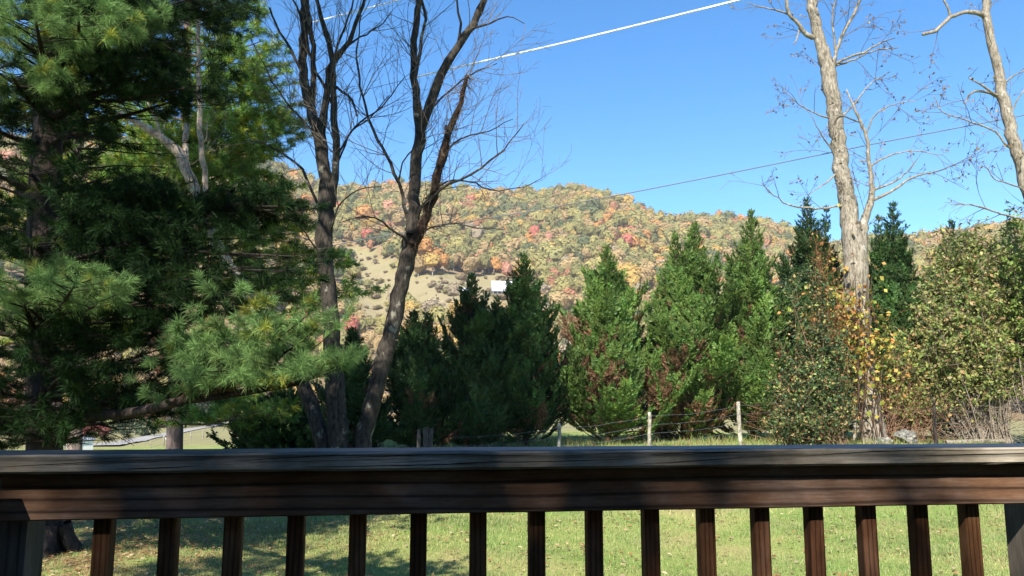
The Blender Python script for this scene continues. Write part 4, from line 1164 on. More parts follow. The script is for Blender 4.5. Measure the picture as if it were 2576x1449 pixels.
# ------------------------------------------------------------------ wire fence in front of the cypresses
M_postw = bark_mat('grey_fence_post', (0.16, 0.14, 0.11), (0.50, 0.46, 0.38), (0.58, 0.56, 0.48), 16, 0.2, 0.52)
M_wire = plain('galvanised_wire', (0.22, 0.23, 0.26), 0.45, 0.5, 0.1, 30, 0.6)
fdef = [(1408, 1066, 4.5, 1112, -3, 24.5), (1634, 1037, 4.8, 1112, 0, 25.2), (1856, 1011, 5.2, 1100, 5, 26.0), (2148, 985, 4.8, 1100, 2, 27.4), (2424, 955, 5.0, 1060, 14, 28.6)]
fb = ground_pt(1634, 1112, 25.2)
fence = thing('wire_fence', 'sagging wire fence on weathered whitish posts in front of the sunlit cypresses', 'fence', fb)
ptops, pbots = [], []
for (x, yt, hw, yb_, tilt, Y) in fdef:
    tp = P(x, yt, Y); bt = ground_pt(x + tilt, yb_, Y); bt[2] -= 0.1
    r_ = hw * Y / F
    mb = MB(); n_ = 9; f = np.linspace(0, 1, n_)[:, None]; pp = bt * (1 - f) + tp * f + rng.standard_normal((n_, 3)) * 0.006
    mb.tube(pp, np.linspace(r_ * 1.08, r_ * 0.9, n_), 9, rough=0.08, col=(.78, .76, .72)); mb.build('post', M_postw, fence)
    ptops.append(tp); pbots.append(bt)
first = np.array([ptops[0] + [-3.2, -0.6, -0.25], *ptops, ptops[-1] + [3.0, .3, .1]])
for lev in (0.10, 0.33, 0.56, 0.80):
    mb = MB(); pth = []
    for a, b2 in zip(first[:-1], first[1:]):
        for f in np.linspace(0, 1, 8)[:-1]:
            q = a * (1 - f) + b2 * f; q[2] -= lev * 1.15 + 0.08 * math.sin(math.pi * f) * random.uniform(0.6, 1.2); q[1] -= 0.08
            pth.append(q)
    mb.tube(np.array(pth), 0.0035, 4, cap=False); mb.build('wire', M_wire, fence)
# weathered boards standing under the dark cypresses
M_boards = bark_mat('old_board_wood', (0.035, 0.03, 0.028), (0.10, 0.09, 0.085), None, 14, 0.15)  # board grey darkened in place of tree shade that misses them
bw = thing('old_boards', 'cluster of old grey boards standing upright in the shade right of the leaning bare trunk', 'boards', ground_pt(1072, 1120, 21))
for (x, yt, w_, tl) in [(1054, 1080, 9, 0), (1071, 1076, 13, 2), (1085, 1078, 10, -2)]:
    q0 = P(x, yt, 21); g_ = ground_pt(x + tl, 1120, 21); k = 21 / F
    mb = MB(); wv = w_ * k / 2
    v = np.array([[g_[0] - wv, 21 - .02, g_[2] - .1], [g_[0] + wv, 21 - .02, g_[2] - .1], [g_[0] + wv, 21.02, g_[2] - .1], [g_[0] - wv, 21.02, g_[2] - .1],
                  [q0[0] - wv, 21 - .02, q0[2]], [q0[0] + wv, 21 - .02, q0[2] + .03], [q0[0] + wv, 21.02, q0[2] + .03], [q0[0] - wv, 21.02, q0[2]]])
    mb.add(v, quads=[[0, 3, 2, 1], [4, 5, 6, 7], [0, 1, 5, 4], [1, 2, 6, 5], [2, 3, 7, 6], [3, 0, 4, 7]]); mb.build('board', M_boards, bw)

# ------------------------------------------------------------------ overhead wires
M_alu = plain('bare_aluminium_cable', (0.85, 0.85, 0.86), 0.35, 0.6, 0.05, 40, 0.0)
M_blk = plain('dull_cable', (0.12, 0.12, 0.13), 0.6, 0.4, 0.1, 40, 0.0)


def cable(label, pts, r, mat, twist=False, tail=()):
    sp = spline([[*P(*p_), r] for p_ in pts], 0.35); mb = MB()
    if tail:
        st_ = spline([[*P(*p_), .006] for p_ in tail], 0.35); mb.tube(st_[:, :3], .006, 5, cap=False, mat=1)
    if twist:
        t = np.cumsum(np.concatenate([[0], np.linalg.norm(np.diff(sp[:, :3], axis=0), axis=1)]))
        fine_ = np.linspace(0, t[-1], int(t[-1] / 0.05)); c_ = np.stack([np.interp(fine_, t, sp[:, i]) for i in range(3)], 1)
        for ph in (0, 2.09, 4.19):
            o = np.stack([np.zeros_like(fine_), np.cos(fine_ * 26 + ph), np.sin(fine_ * 26 + ph)], 1) * r * 0.75
            mb.tube(c_ + o, r * 0.62, 5, cap=False)
    else:
        mb.tube(sp[:, :3], r, 6, cap=False)
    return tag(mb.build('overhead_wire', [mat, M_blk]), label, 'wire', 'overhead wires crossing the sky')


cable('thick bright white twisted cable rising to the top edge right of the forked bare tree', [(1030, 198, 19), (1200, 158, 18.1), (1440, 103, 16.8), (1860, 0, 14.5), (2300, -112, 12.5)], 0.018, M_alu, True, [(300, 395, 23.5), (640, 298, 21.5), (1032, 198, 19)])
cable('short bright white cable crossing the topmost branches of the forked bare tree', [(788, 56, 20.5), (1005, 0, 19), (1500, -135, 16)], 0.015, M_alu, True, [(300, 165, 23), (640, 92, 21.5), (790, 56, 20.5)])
cable('thin grey wire sagging across the hill and behind the pale tree trunk', [(560, 668, 31), (1010, 586, 30), (1400, 520, 29.5), (1800, 443, 29), (2200, 362, 29), (2576, 290, 28.5), (2900, 225, 28)], 0.019, M_blk)

# ------------------------------------------------------------------ far pasture on the left: shed, fences, bushes, car
M_white = plain('white_paint', (0.80, 0.80, 0.78), 0.55, 0.3, 0.04, 3)
M_roofg = plain('grey_sheet_roof', (0.42, 0.45, 0.50), 0.5, 0.4, 0.12, 4)
M_dark = plain('dark_timber', (0.06, 0.05, 0.045), 0.9, 0.2, 0.3, 3)
qs = ground_pt(176, 1127, 50.0)
shed = thing('white_shed', 'small white shed with a grey sheet roof seen low beside the big pine trunk', 'shed', qs)
k = 50.0 / F


def slab(mb, quad, th, nvec):
    a = np.array(quad, float); b2 = a + np.array(nvec) * th
    mb.add(np.vstack([a, b2]), quads=[[0, 1, 2, 3], [7, 6, 5, 4], [0, 4, 5, 1], [1, 5, 6, 2], [2, 6, 7, 3], [3, 7, 4, 0]])


w2 = 14 * k; hh = 26 * k; dep = 1.3; ang = R(-30)
rot = lambda v_: np.array([[math.cos(ang), -math.sin(ang), 0], [math.sin(ang), math.cos(ang), 0], [0, 0, 1]]) @ np.array(v_, float) + qs
mb = MB(); body = np.array([rot(v_) for v_ in [(-w2, 0, -.3), (w2, 0, -.3), (w2, dep, -.3), (-w2, dep, -.3), (-w2, 0, hh), (w2, 0, hh), (w2, dep, hh), (-w2, dep, hh), (0, 0, hh + 8 * k), (0, dep, hh + 8 * k)]])
mb.add(body, quads=[[0, 1, 5, 4], [1, 2, 6, 5], [2, 3, 7, 6], [3, 0, 4, 7]], tris=[[4, 5, 8], [6, 7, 9]]); mb.build('walls', M_white, shed)
mb = MB()
for sg in (-1, 1):
    slab(mb, [rot(v_) for v_ in [(sg * (w2 + .08), -.1, hh - .02), (0, -.1, hh + 8 * k + .02), (0, dep + .1, hh + 8 * k + .02), (sg * (w2 + .08), dep + .1, hh - .02)]], .04, (0, 0, 1))
mb.build('roof', M_roofg, shed)
mb = MB(); mb.box((-0.22, -0.03, -0.25), (0.22, -0.004, hh * 0.78), M=lambda v_: np.array([rot(x_) for x_ in v_])); mb.build('door', plain('off_white_door', (0.66, 0.66, 0.64), 0.6, 0.3, 0.05, 3), shed)


def ray_ground(x, y, lo=30, hi=240):
    d = ray(x, y)
    for D in np.linspace(lo, hi, 1200):
        q = EYE + d * (D / d[1])
        if q[2] <= Hs(q[0], q[1]): return q
    return EYE + d * (hi / d[1])


def fence_row(label, spec, group, wires=2):
    bots = [ray_ground(x, y) if Y is None else ground_pt(x, y, Y) for (x, y, hpx, wpx, Y) in spec]
    t = thing('pasture_fence', label, 'fence', bots[0], group)
    tops = []
    for (x, y, hpx, wpx, Y), b_ in zip(spec, bots):
        kk = (b_ - EYE) @ FW / F; mb = MB(); tp = b_ + [random.uniform(-.03, .03), 0, hpx * kk]
        mb.tube([b_ - [0, 0, .2], b_ * .5 + tp * .5, tp], wpx * kk * 0.42, 6, rough=0.04, col=(.62, .60, .56)); mb.build('post', M_postw, t); tops.append(tp)
    for f in np.linspace(0.25, 0.9, wires):
        mb = MB(); mb.tube(np.array([b_ * (1 - f) + t_ * f for b_, t_ in zip(bots, tops)]), 0.012, 3, cap=False); mb.build('wire', M_wire, t)
    return t


fence_row('pasture fence with whitish posts on both sides of the pinkish pine trunk', [(380, 1129, 20, 2.0, 50), (412, 1127, 28, 4.6, 56), (440, 1124, 26, 2.6, 64), (480, 1112, 24, 3, 84), (511, 1098, 22.6, 4, 106), (543, 1084, 16, 3.2, 150), (570, 1075, 13, 2.4, 180)], 'fences across the far pasture')
fence_row('farther row of small thin posts in the pasture above the white shed', [(262, 1112, 11, 1.6, 96), (295, 1107, 12, 2.0, 104), (316, 1103, 14, 2.2, 112), (340, 1096, 15, 2.2, 124), (367, 1090, 13, 2.2, 136), (400, 1086, 10, 1.6, 150)], 'fences across the far pasture', 1)
br = MB(); q = ground_pt(412, 1127, 56); br.tube([q + [0.08, 0, .62], q + [.55, -.2, -.05]], 0.05, 6); tag(br.build('brace_pole', M_postw), 'slanting brace pole leaning on the thickest whitish pasture post', 'pole')


def bush(name, label, x, yb_, w_, h_, Y, col, group, n=900, size=None, lift=0.0):
    g_ = ground_pt(x, yb_, Y); kk = Y / F; rx, rz = w_ * kk / 2, h_ * kk / 2
    t = thing(name, label, 'bush', g_, group); mb, wd = MB(), MB()
    u = rand_unit(n) * (0.55 + 0.45 * rng.random((n, 1)) ** 0.5); lump = 1 + 0.12 * np.sin(u[:, :1] * 7 + x) + 0.1 * np.sin(u[:, 2:] * 9)
    p = g_ + [0, 0, rz * 0.95 + lift] + u * lump * [rx, rx, rz]
    leaf_cards(mb, p, size or rx * 0.22, col, 0.3)
    wd.tube([g_ - [0, 0, .1], g_ + [0, 0, rz + lift]], [rx * .08, rx * .04], 6)
    wd.build('stem', M_pinebark, t); mb.build('foliage', M_leaf, t)


bush('round_bush', 'rounded dark evergreen bush in the far pasture above the gravel road', 366, 1094, 58, 42, 128, (0.06, 0.09, 0.04), 'bushes in the far pasture')
bush('round_bush', 'taller blackish bush left of the rounded one in the far pasture', 316, 1092, 50, 55, 138, (0.04, 0.065, 0.035), 'bushes in the far pasture')
bush('round_bush', 'low rust red bush above the white shed in the far pasture', 235, 1098, 70, 34, 120, (0.22, 0.07, 0.05), 'bushes in the far pasture')
bush('round_bush', 'tan dry thicket left of the pinkish pine trunk beyond the far pasture', 410, 1075, 90, 60, 190, (0.34, 0.22, 0.13), 'bushes in the far pasture')
bush('round_bush', 'pale green bush between the rust red one and the gravel road', 285, 1080, 80, 55, 150, (0.16, 0.20, 0.07), 'bushes in the far pasture')
for i, (x, w_, h_, lb) in enumerate([(490, 70, 70, 'dark shade tree right of the pinkish pine trunk at the end of the road'), (545, 90, 95, 'broad dark shade tree over the parked blue car'), (600, 80, 80, 'dark shade tree right of the parked blue car')]):
    bush('shade_tree', lb, x - 22, 1068, w_, h_ * 0.8, 196, (0.035, 0.055, 0.025), 'shade trees at the end of the road', 1300, None, 3.0)
# blue car parked in the shade
M_blue = plain('blue_car_paint', (0.02, 0.035, 0.10), 0.3, 0.5, 0.05, 2); M_glass = plain('dark_glass', (0.02, 0.025, 0.03), 0.1, 0.6, 0.02, 2); M_tyre = plain('tyre', (0.02, 0.02, 0.02), 0.9, 0.2, 0.1, 5)
qc = ground_pt(540, 1068, 203.0)
car = thing('parked_car', 'dark blue car parked in deep shade at the end of the gravel road', 'car', qc)
cp = [(-2.2, .35), (-2.25, .8), (-1.7, .95), (-1.1, 1.45), (0.8, 1.48), (1.5, 1.0), (2.2, .85), (2.25, .35)]
v = np.array([[qc[0] + x, qc[1] + y * (1 if z < 1.0 else 0.8), qc[2] + z] for y in (-.85, .85) for x, z in cp]); mb = MB()
n_ = len(cp); mb.add(v, quads=[[i, (i + 1) % n_, n_ + (i + 1) % n_, n_ + i] for i in range(n_)])
ctr = np.vstack([v, v[:n_].mean(0), v[n_:].mean(0)]); mb.add(ctr, tris=[[i, 2 * n_, (i + 1) % n_] for i in range(n_)] + [[n_ + i, n_ + (i + 1) % n_, 2 * n_ + 1] for i in range(n_)]); mb.build('body', M_blue, car)
for x0, x1 in ((-1.0, -0.1), (0.0, 0.95)):
    mb = MB(); mb.box((qc[0] + x0, qc[1] - .80, qc[2] + 1.0), (qc[0] + x1, qc[1] - .76, qc[2] + 1.38)); mb.build('window', M_glass, car)
for x0 in (-1.4, 1.4):
    for yy in (-.86, .66):
        mb = MB(); a = np.linspace(0, 6.283, 15)[:-1]; mb.tube([[qc[0] + x0, qc[1] + yy, qc[2] + .33], [qc[0] + x0, qc[1] + yy + .2, qc[2] + .33]], .33, 14); mb.build('wheel', M_tyre, car)

# ------------------------------------------------------------------ hillside: house, outbuilding, single trees, forest
M_roofw = plain('white_sheet_roof', (0.68, 0.68, 0.70), 0.4, 0.5, 0.03, 0.6)
M_wallw = plain('brown_board_wall', (0.14, 0.12, 0.11), 0.9, 0.2, 0.2, 0.8)
M_porch = plain('grey_porch_paint', (0.26, 0.25, 0.26), 0.7, 0.3, 0.05, 2)


def hill_pt(x, y, lo=255, hi=960):
    d = ray(x, y)
    for D in np.linspace(lo, hi, 1500):
        q = EYE + d * (D / d[1])
        if q[2] <= Hs(q[0], q[1]): return np.array([q[0], q[1], Hs(q[0], q[1])])
    return None


def cabin(name, label, x, y, wpx, roofpx, wallpx, yaw, rmat):
    q = hill_pt(x, y); kk = (q - EYE) @ FW / F
    t = thing(name, label, 'house', q)
    w = wpx * kk / 2; hw = wallpx * kk; dd = w * 0.75; hr = roofpx * kk * 1.12
    ca, sa = math.cos(yaw), math.sin(yaw)
    X = lambda v_: np.array([[q[0] + a * ca - b_ * sa, q[1] + a * sa + b_ * ca, q[2] + c_] for a, b_, c_ in np.asarray(v_, float).reshape(-1, 3)])
    mb = MB(); f0 = -dd + 2.0
    mb.add(X([(-w * .93, f0, -2), (w * .93, f0, -2), (w * .93, dd, -2), (-w * .93, dd, -2), (-w * .93, f0, hw), (w * .93, f0, hw), (w * .93, dd, hw), (-w * .93, dd, hw)]), quads=[[0, 1, 5, 4], [1, 2, 6, 5], [2, 3, 7, 6], [3, 0, 4, 7]])
    mb.add(X([(-w * .93, f0, hw), (-w * .93, dd, hw), (-w * .93, .6, hw + hr * .93), (w * .93, f0, hw), (w * .93, dd, hw), (w * .93, .6, hw + hr * .93)]), tris=[[0, 2, 1], [3, 4, 5]]); mb.build('walls', M_wallw, t)
    mb = MB()
    slab(mb, X([(-w, -dd, hw - .1), (w, -dd, hw - .1), (w, .6, hw + hr), (-w, .6, hw + hr)]), .12, (0, 0, 1)); slab(mb, X([(-w, .6, hw + hr + .01), (w, .6, hw + hr + .01), (w, dd + .8, hw - .1), (-w, dd + .8, hw - .1)]), .12, (0, 0, 1))
    mb.build('roof', rmat, t)
    for a in np.linspace(-w * .9, w * .9, 6):
        mb = MB(); mb.box((-.14, -.14, -2), (.14, .14, hw - .12), M=lambda v_, a=a: X(v_ + np.array([a, -dd + .4, 0]))); mb.build('porch_post', M_porch, t)
    for a in (-w * .55, w * .1, w * .6):
        mb = MB(); mb.box((-.7, -.06, hw * .3), (.7, -.02, hw * .8), M=lambda v_, a=a: X(v_ + np.array([a, f0, 0]))); mb.build('window', M_glass, t)
    mb = MB(); mb.box((-w * .95, -.05, .6), (w * .95, .05, .75), M=lambda v_: X(v_ + np.array([0, -dd + .4, 0]))); mb.build('porch_railing', M_porch, t)
    return q


qh = cabin('farmhouse', 'white roofed farmhouse with a posted porch on the pasture slope', 1266, 745, 60, 25, 10, R(6), M_roofw)
cabin('outbuilding', 'small grey roofed outbuilding on the slope, peeking past the shaded cypress left of the farmhouse', 1168, 738, 24, 7, 6, R(-4), M_roofg)

PAL = {'olive': (0.245, 0.228, 0.091), 'yellow_green': (0.325, 0.285, 0.108), 'dark_green': (0.131, 0.148, 0.071), 'tan': (0.376, 0.268, 0.131), 'golden': (0.445, 0.302, 0.097), 'orange': (0.502, 0.257, 0.091),
       'rust': (0.376, 0.188, 0.103), 'red': (0.479, 0.165, 0.120), 'pinkish': (0.490, 0.245, 0.165), 'grey': (0.342, 0.274, 0.188)}


def tree_proto(seed, n, conif=False, trunk=True, squash=1.0):
    """Unit far tree: height 1, crown made of leafy clumps facing outwards. Returns verts, quads, shade and wood flags."""
    r = np.random.default_rng(seed)
    nb = r.integers(6, 10); bc = nrm(r.standard_normal((nb, 3))) * [0.22, 0.22, 0.20] * squash + [0, 0, 0.60]; br_ = r.uniform(0.14, 0.25, nb)
    bc = np.vstack([bc, [[0, 0, 0.66]]]); br_ = np.append(br_, 0.29)
    k = r.choice(len(bc), n, p=br_ ** 2 / (br_ ** 2).sum())
    u = nrm(r.standard_normal((n, 3))); u[:, 2] = np.where(u[:, 2] < -0.35, -u[:, 2], u[:, 2])
    p = bc[k] + u * (br_[k] * r.uniform(0.84, 1.12, n))[:, None]
    nv = nrm(u + 0.22 * r.standard_normal((n, 3)))
    a = nrm(np.cross(nv, r.standard_normal((n, 3)))); b_ = np.cross(nv, a); s_ = r.uniform(0.035, 0.075, n)[:, None] * (70 / n) ** 0.5 * 1.35
    v = np.stack([p - a * s_, p + b_ * s_ * 0.8, p + a * s_ * 1.1, p - b_ * s_ * 0.8], 1).reshape(-1, 3)
    sh = np.repeat(r.uniform(0.88, 1.12, n), 4)
    bm_ = bmesh.new(); bmesh.ops.create_icosphere(bm_, subdivisions=1, radius=1)
    iv = np.array([q_.co[:] for q_ in bm_.verts]); it = np.array([[q_.index for q_ in f_.verts] for f_ in bm_.faces]); bm_.free()
    rad_ = np.max([np.maximum(0, (iv @ (c_ - [0, 0, .6])) + rr_) for c_, rr_ in zip(bc, br_)], axis=0) * 0.86
    iv = iv * rad_[:, None] * r.uniform(.92, 1.08, (len(iv), 1)) + [0, 0, .6]
    f = np.arange(n)[:, None] * 4 + np.array([[0, 1, 2, 3]])
    tv = []; tf = []
    o = len(v)
    w_ = 0.016
    tv = np.array([[-w_, -w_, -.08], [w_, -w_, -.08], [w_, w_, -.08], [-w_, w_, -.08], [-.006, -.006, .7], [.006, -.006, .7], [.006, .006, .7], [-.006, .006, .7]])
    tf = np.array([[0, 1, 5, 4], [1, 2, 6, 5], [2, 3, 7, 6], [3, 0, 4, 7]]) + o
    it = it + o + 8      # closed inner mass behind the leaf clumps
    V = np.vstack([v, tv, iv]); Q = np.vstack([f, tf]); S = np.concatenate([sh, np.ones(8), np.full(len(iv), .95)]); Wd = np.concatenate([np.zeros(len(v)), np.ones(8), np.zeros(len(iv))])
    return V, Q, it, S, Wd


protos_hi = [tree_proto(100 + k, 300) for k in range(5)]
protos_lo = [tree_proto(200 + k, 130) for k in range(8)]
WOODC = np.array((0.36, 0.32, 0.28))
# positions on the slope
C_ = []
for D in np.arange(262, 985, 7.3):
    st = 7.3 / D
    for a in np.arange(R(-36), R(37), st):
        aa = a + random.uniform(-.5, .5) * st; dd_ = D + random.uniform(-3.6, 3.6)
        C_.append((dd_ * math.sin(aa), dd_ * math.cos(aa), dd_))
C_ = np.array(C_); Cz = H(C_[:, 0], C_[:, 1]); CP = np.stack([C_[:, 0], C_[:, 1], Cz], 1)
keep = ~in_pasture(CP)
cpx, cpy = proj(CP)
keep &= ~((np.abs(cpx - 1266) < 48) & (cpy > 705) & (cpy < 800))
keep &= (rng.random(len(CP)) < np.where((cpx < 860) & (cpy > 640), 0.55, 0.93))
CP[:, 2] -= 1.6
CP, CD_, cpx, cpy = CP[keep], C_[keep][:, 2], cpx[keep], cpy[keep]
# colour patches
g1 = np.sin(CP[:, 0] * .021 + 1.1) * np.cos(CP[:, 1] * .017) + 0.6 * np.sin(CP[:, 0] * .05 + CP[:, 1] * .043)
names = list(PAL)
wts = np.array([4.4, 3.0, 1.2, 3.0, 1.2, 0.50, 0.70, 0.12, 0.08, 0.2])
ci = np.zeros(len(CP), int)
for i_ in range(len(CP)):
    w_ = wts.copy()
    gg = math.sin(CP[i_, 0] * .043 + 2 * math.sin(CP[i_, 1] * .019)) * math.cos(CP[i_, 1] * .037 + 1.7 * math.sin(CP[i_, 0] * .015))
    w_[[0, 1]] *= math.exp(1.4 * gg); w_[[3, 4]] *= math.exp(-1.4 * gg); w_[2] *= math.exp(1.6 * g1[i_])
    if g1[i_] > 0.5: w_[[4, 5, 6]] *= 2.0
    if g1[i_] < -0.5: w_[[0, 1, 2]] *= 1.8
    if cpy[i_] > 700 and cpx[i_] > 1300: w_[[3, 6, 9]] *= 1.8; w_[[0, 2]] *= .5
    if cpx[i_] > 1750 and cpy[i_] < 620: w_[[5, 6, 7]] *= 2.0
    if cpx[i_] < 1000 and cpy[i_] > 640: w_[[3, 9, 1]] *= 2.0
    ci[i_] = rng.choice(10, p=w_ / w_.sum())
hts = np.clip(11.8 * np.exp(0.24 * rng.standard_normal(len(CP))), 7, 21) * np.where((cpx < 1000) & (cpy > 700), 0.7, 1)
wds = rng.uniform(0.7, 1.3, len(CP))
vis = (cpx > 560) & (cpx < 2600) & (cpy < 930)
order = np.argsort(np.where(vis, CD_ / hts, 1e9))
NIND = 230
ind = set(order[:NIND].tolist())
fm = MB()
for i_ in range(len(CP)):
    if i_ in ind: continue
    V, Q, TT, S, Wd = protos_lo[i_ % 8]
    a = random.uniform(0, 6.28); ca, sa = math.cos(a), math.sin(a); h = hts[i_]; w = h * wds[i_]
    vv = np.stack([(V[:, 0] * ca - V[:, 1] * sa) * w, (V[:, 0] * sa + V[:, 1] * ca) * w, V[:, 2] * h], 1) + CP[i_]
    base_c = np.array(PAL[names[ci[i_]]]) * random.uniform(0.90, 1.08)
    cc = np.where(Wd[:, None] > 0, WOODC[None, :], base_c[None, :] * S[:, None])
    fm.add(vv, tris=TT, quads=Q, col=cc, smooth=False)
bx = rng.uniform(850, 1345, 420); by = rng.uniform(620, 835, 420)
for x_, y_ in zip(bx, by):
    q_ = hill_pt(x_, y_)
    if q_ is None or not in_pasture(q_[None])[0] or random.random() < 0.25: continue
    V, Q, TT, S, Wd = protos_lo[random.randrange(8)]; h = random.uniform(1.2, 4.0) * (1.8 if random.random() < 0.2 else 1); w = h * random.uniform(0.9, 2.0)
    fm.add(V * [w, w, h] + q_ - [0, 0, .3 * h], tris=TT, quads=Q, col=np.array([(0.24, 0.18, 0.11), (0.20, 0.17, 0.08), (0.28, 0.22, 0.15)][random.randrange(3)])[None, :] * S[:, None])
structure(fm.build('forest', M_far), 'stuff')
WORD = {'olive': 'olive green', 'yellow_green': 'yellowish green', 'dark_green': 'dark green', 'tan': 'tan brown', 'golden': 'golden yellow', 'orange': 'bright orange', 'rust': 'rust brown', 'red': 'deep red', 'pinkish': 'salmon pink', 'grey': 'greyish thin'}
mesh_cache = {}


def autumn_mesh(pi, cn):
    if (pi, cn) not in mesh_cache:
        V, Q, TT, S, Wd = protos_hi[pi]; c = np.array(PAL[cn])
        mb = MB(); mb.add(V, tris=TT, quads=Q, col=np.where(Wd[:, None] > 0, WOODC[None, :], c[None, :] * S[:, None])); mesh_cache[(pi, cn)] = mb.mesh('autumn_tree', M_far)
    return mesh_cache[(pi, cn)]


def autumn(p, h, w, cn, label, group='single trees on the autumn hillside'):
    o = bpy.data.objects.new('autumn_tree', autumn_mesh(random.randrange(5), cn)); COL.objects.link(o)
    o.location = p; o.scale = (w, w, h); o.rotation_euler = (0, 0, random.uniform(0, 6.28))
    return tag(o, label, 'tree', group)


def zone(x, y):
    if x < 800: return 'on the slope seen through the pines'
    if x < 1060: return 'seen between the two dark leaning trunks'
    if x < 1420: return 'on the slope around the white roofed farmhouse'
    if x < 1700: return 'on the slope behind the first sunlit cypress'
    if x < 2000: return 'on the slope behind the twin tipped sunlit cypress'
    return 'on the slope behind the pale trees'


for i_ in order[:NIND]:
    autumn(CP[i_], hts[i_], hts[i_] * wds[i_], names[ci[i_]], f'{WORD[names[ci[i_]]]} autumn tree {zone(cpx[i_], cpy[i_])}')
# trees one can pick out
for x, y, wpx, hpx, cn, lb in [(1088, 694, 62, 58, 'golden', 'large round golden yellow tree at the top of the pasture, right of the leaning trunk'), (1116, 690, 40, 52, 'orange', 'orange edged tree tucked behind the round golden yellow tree'),
                               (1208, 684, 52, 46, 'pinkish', 'broad salmon pink tree at the top of the pasture above the farmhouse'), (1230, 688, 40, 38, 'dark_green', 'dark green tree between the salmon pink tree and the orange one above the farmhouse'),
                               (1250, 704, 42, 58, 'orange', 'tall orange tree just above the white farmhouse roof'), (1276, 712, 40, 54, 'pinkish', 'salmon tree right of the tall orange tree above the farmhouse roof'), (1306, 722, 44, 52, 'orange', 'rusty orange tree behind the slender dark cypress tip'),
                               (1243, 752, 20, 12, 'olive', 'low olive bush in front of the left end of the farmhouse porch'), (1262, 754, 22, 10, 'rust', 'low rust brown bush in front of the middle of the farmhouse porch'), (1292, 752, 44, 36, 'dark_green', 'round dark green tree against the right end of the farmhouse'), (918, 575, 66, 60, 'orange', 'spreading bright orange tree high on the slope between the two dark trunks'),
                               (922, 625, 44, 48, 'red', 'bright red tree lower down between the two dark trunks'), (1345, 625, 34, 58, 'red', 'narrow bright red tree halfway up the hill above the farmhouse'), (1378, 625, 32, 42, 'pinkish', 'small salmon pink tree right of the narrow bright red one halfway up the hill'),
                               (1290, 640, 38, 42, 'red', 'red orange tree halfway up the hill, left of the narrow bright red one'), (885, 860, 60, 62, 'red', 'red tree low in the gap right of the lit pine bough'), (906, 860, 60, 60, 'olive', 'olive bushy tree beside the red one, low right of the lit pine bough'),
                               (1030, 830, 66, 70, 'golden', 'golden orange tree low in the gap right of the leaning bare trunk'), (1130, 840, 60, 56, 'golden', 'golden orange tree peeking above the low dark cypresses'), (1520, 690, 48, 44, 'rust', 'rust tree left of the first sunlit cypress tip'),
                               (890, 530, 44, 44, 'dark_green', 'dark green round tree near the ridge between the two dark trunks'), (1470, 640, 50, 50, 'dark_green', 'dark green tree halfway up the hill left of the first sunlit cypress'), (990, 790, 40, 60, 'grey', 'bare grey tree at the foot of the pasture left of the leaning trunk'),
                               (1140, 770, 46, 60, 'grey', 'bare grey tree on the lower pasture left of the shaded cypress tip')]:
    q = hill_pt(x, y)
    if q is None: continue
    kk = (q - EYE) @ FW / F
    autumn(q, hpx * kk * 1.08, wpx * kk * 1.15, cn, lb, 'trees that stand out on the hillside')

# ------------------------------------------------------------------ trees outside the frame that shade the porch and the pine
def shade_pine(label, x, y, h, rad, z0, nl=130):
    t = thing('pine_tree', label, 'pine', (x, y, Hs(x, y)), 'pines beside the porch')
    a, b_ = MB(), MB()
    a.tube([[x, y, -.2], [x + .1, y, h * .5], [x, y, h]], [0.28, 0.2, 0.03], 8)
    for k in range(nl):
        hz = z0 + (h - z0) * (k + random.random()) / nl; an = random.uniform(0, 6.28); ln = rad * (1 - ((hz - z0) / (h - z0)) ** 2 * 0.8) * random.uniform(.6, 1.1)
        o = np.array([x, y, hz]); e = o + np.array([math.cos(an) * ln, math.sin(an) * ln, 0.12 * ln])
        needle_limb(a, b_, [[*o, .05], [*((o + e) / 2 - [0, 0, .1]), .03], [*e, .01]], 1.0, 0.2, 11, 0.022, DG, 0.2, 1.1, 0.36)
    a.build('trunk', M_pinebark, t); b_.build('crown', M_needle, t)


shade_pine('white pine left of the porch, out of the photo, shading the big dark pine', -12.4, 0.0, 25.5, 4.3, 9.0)

shade_pine('small bushy pine added out of view beside the porch to shade the lawn', -6.1, 0.4, 9.6, 1.35, 5.6, 46)  # unseen tree added only for its shadow on the lawn
# leafy maple behind the house, whose branches dapple the railing
mt_ = thing('maple_tree', 'half bare maple behind the house, out of the photo, dappling the railing with shade', 'tree', (-6.2, -9.0, 0))
A = MB(); W = Wood(-9, 0.004); tg = MB(); lv = []
sp = spline([[-5.9, -9, -.2, .24], [-5.8, -9.1, 4, .19], [-5.6, -9, 8, .15], [-5.5, -9, 15.2, .03]], 0.3); A.tube(sp[:, :3], sp[:, 3], 9)
for k in range(15):
    o_ = np.array([-5.5, -9.0, random.uniform(9.5, 11.0)]); e_ = np.array([random.uniform(-4.9, -3.15), -9 + random.uniform(-.8, .8), random.uniform(11.2, 12.6)])
    W.branch(tg, o_, nrm(e_ - o_), float(np.linalg.norm(e_ - o_)) * 1.05, 0.05, 2, (1, 1, 1), 0.05, lv)
W.branch(tg, np.array([-4.4, -9.0, 11.2]), np.array([0.9, 0, 0.3]), 2.0, 0.05, 2, (1, 1, 1), 0.1, lv)
for k in range(46):
    hz = random.uniform(8.5, 14.5); an = random.uniform(0, 6.28); ln = random.uniform(1.2, 2.5) * (1.25 if math.cos(an) > 0.5 else 1.0)
    W.branch(tg, np.array([-5.6, -9.0, hz]), nrm(np.array([math.cos(an), math.sin(an), 0.5])), ln, 0.05, 2, (1, 1, 1), 0.3, lv)
lp = MB(); lq = np.array([q for q, d in lv]); lq = np.repeat(lq, 6, 0) + rng.standard_normal((6 * len(lq), 3)) * 0.14
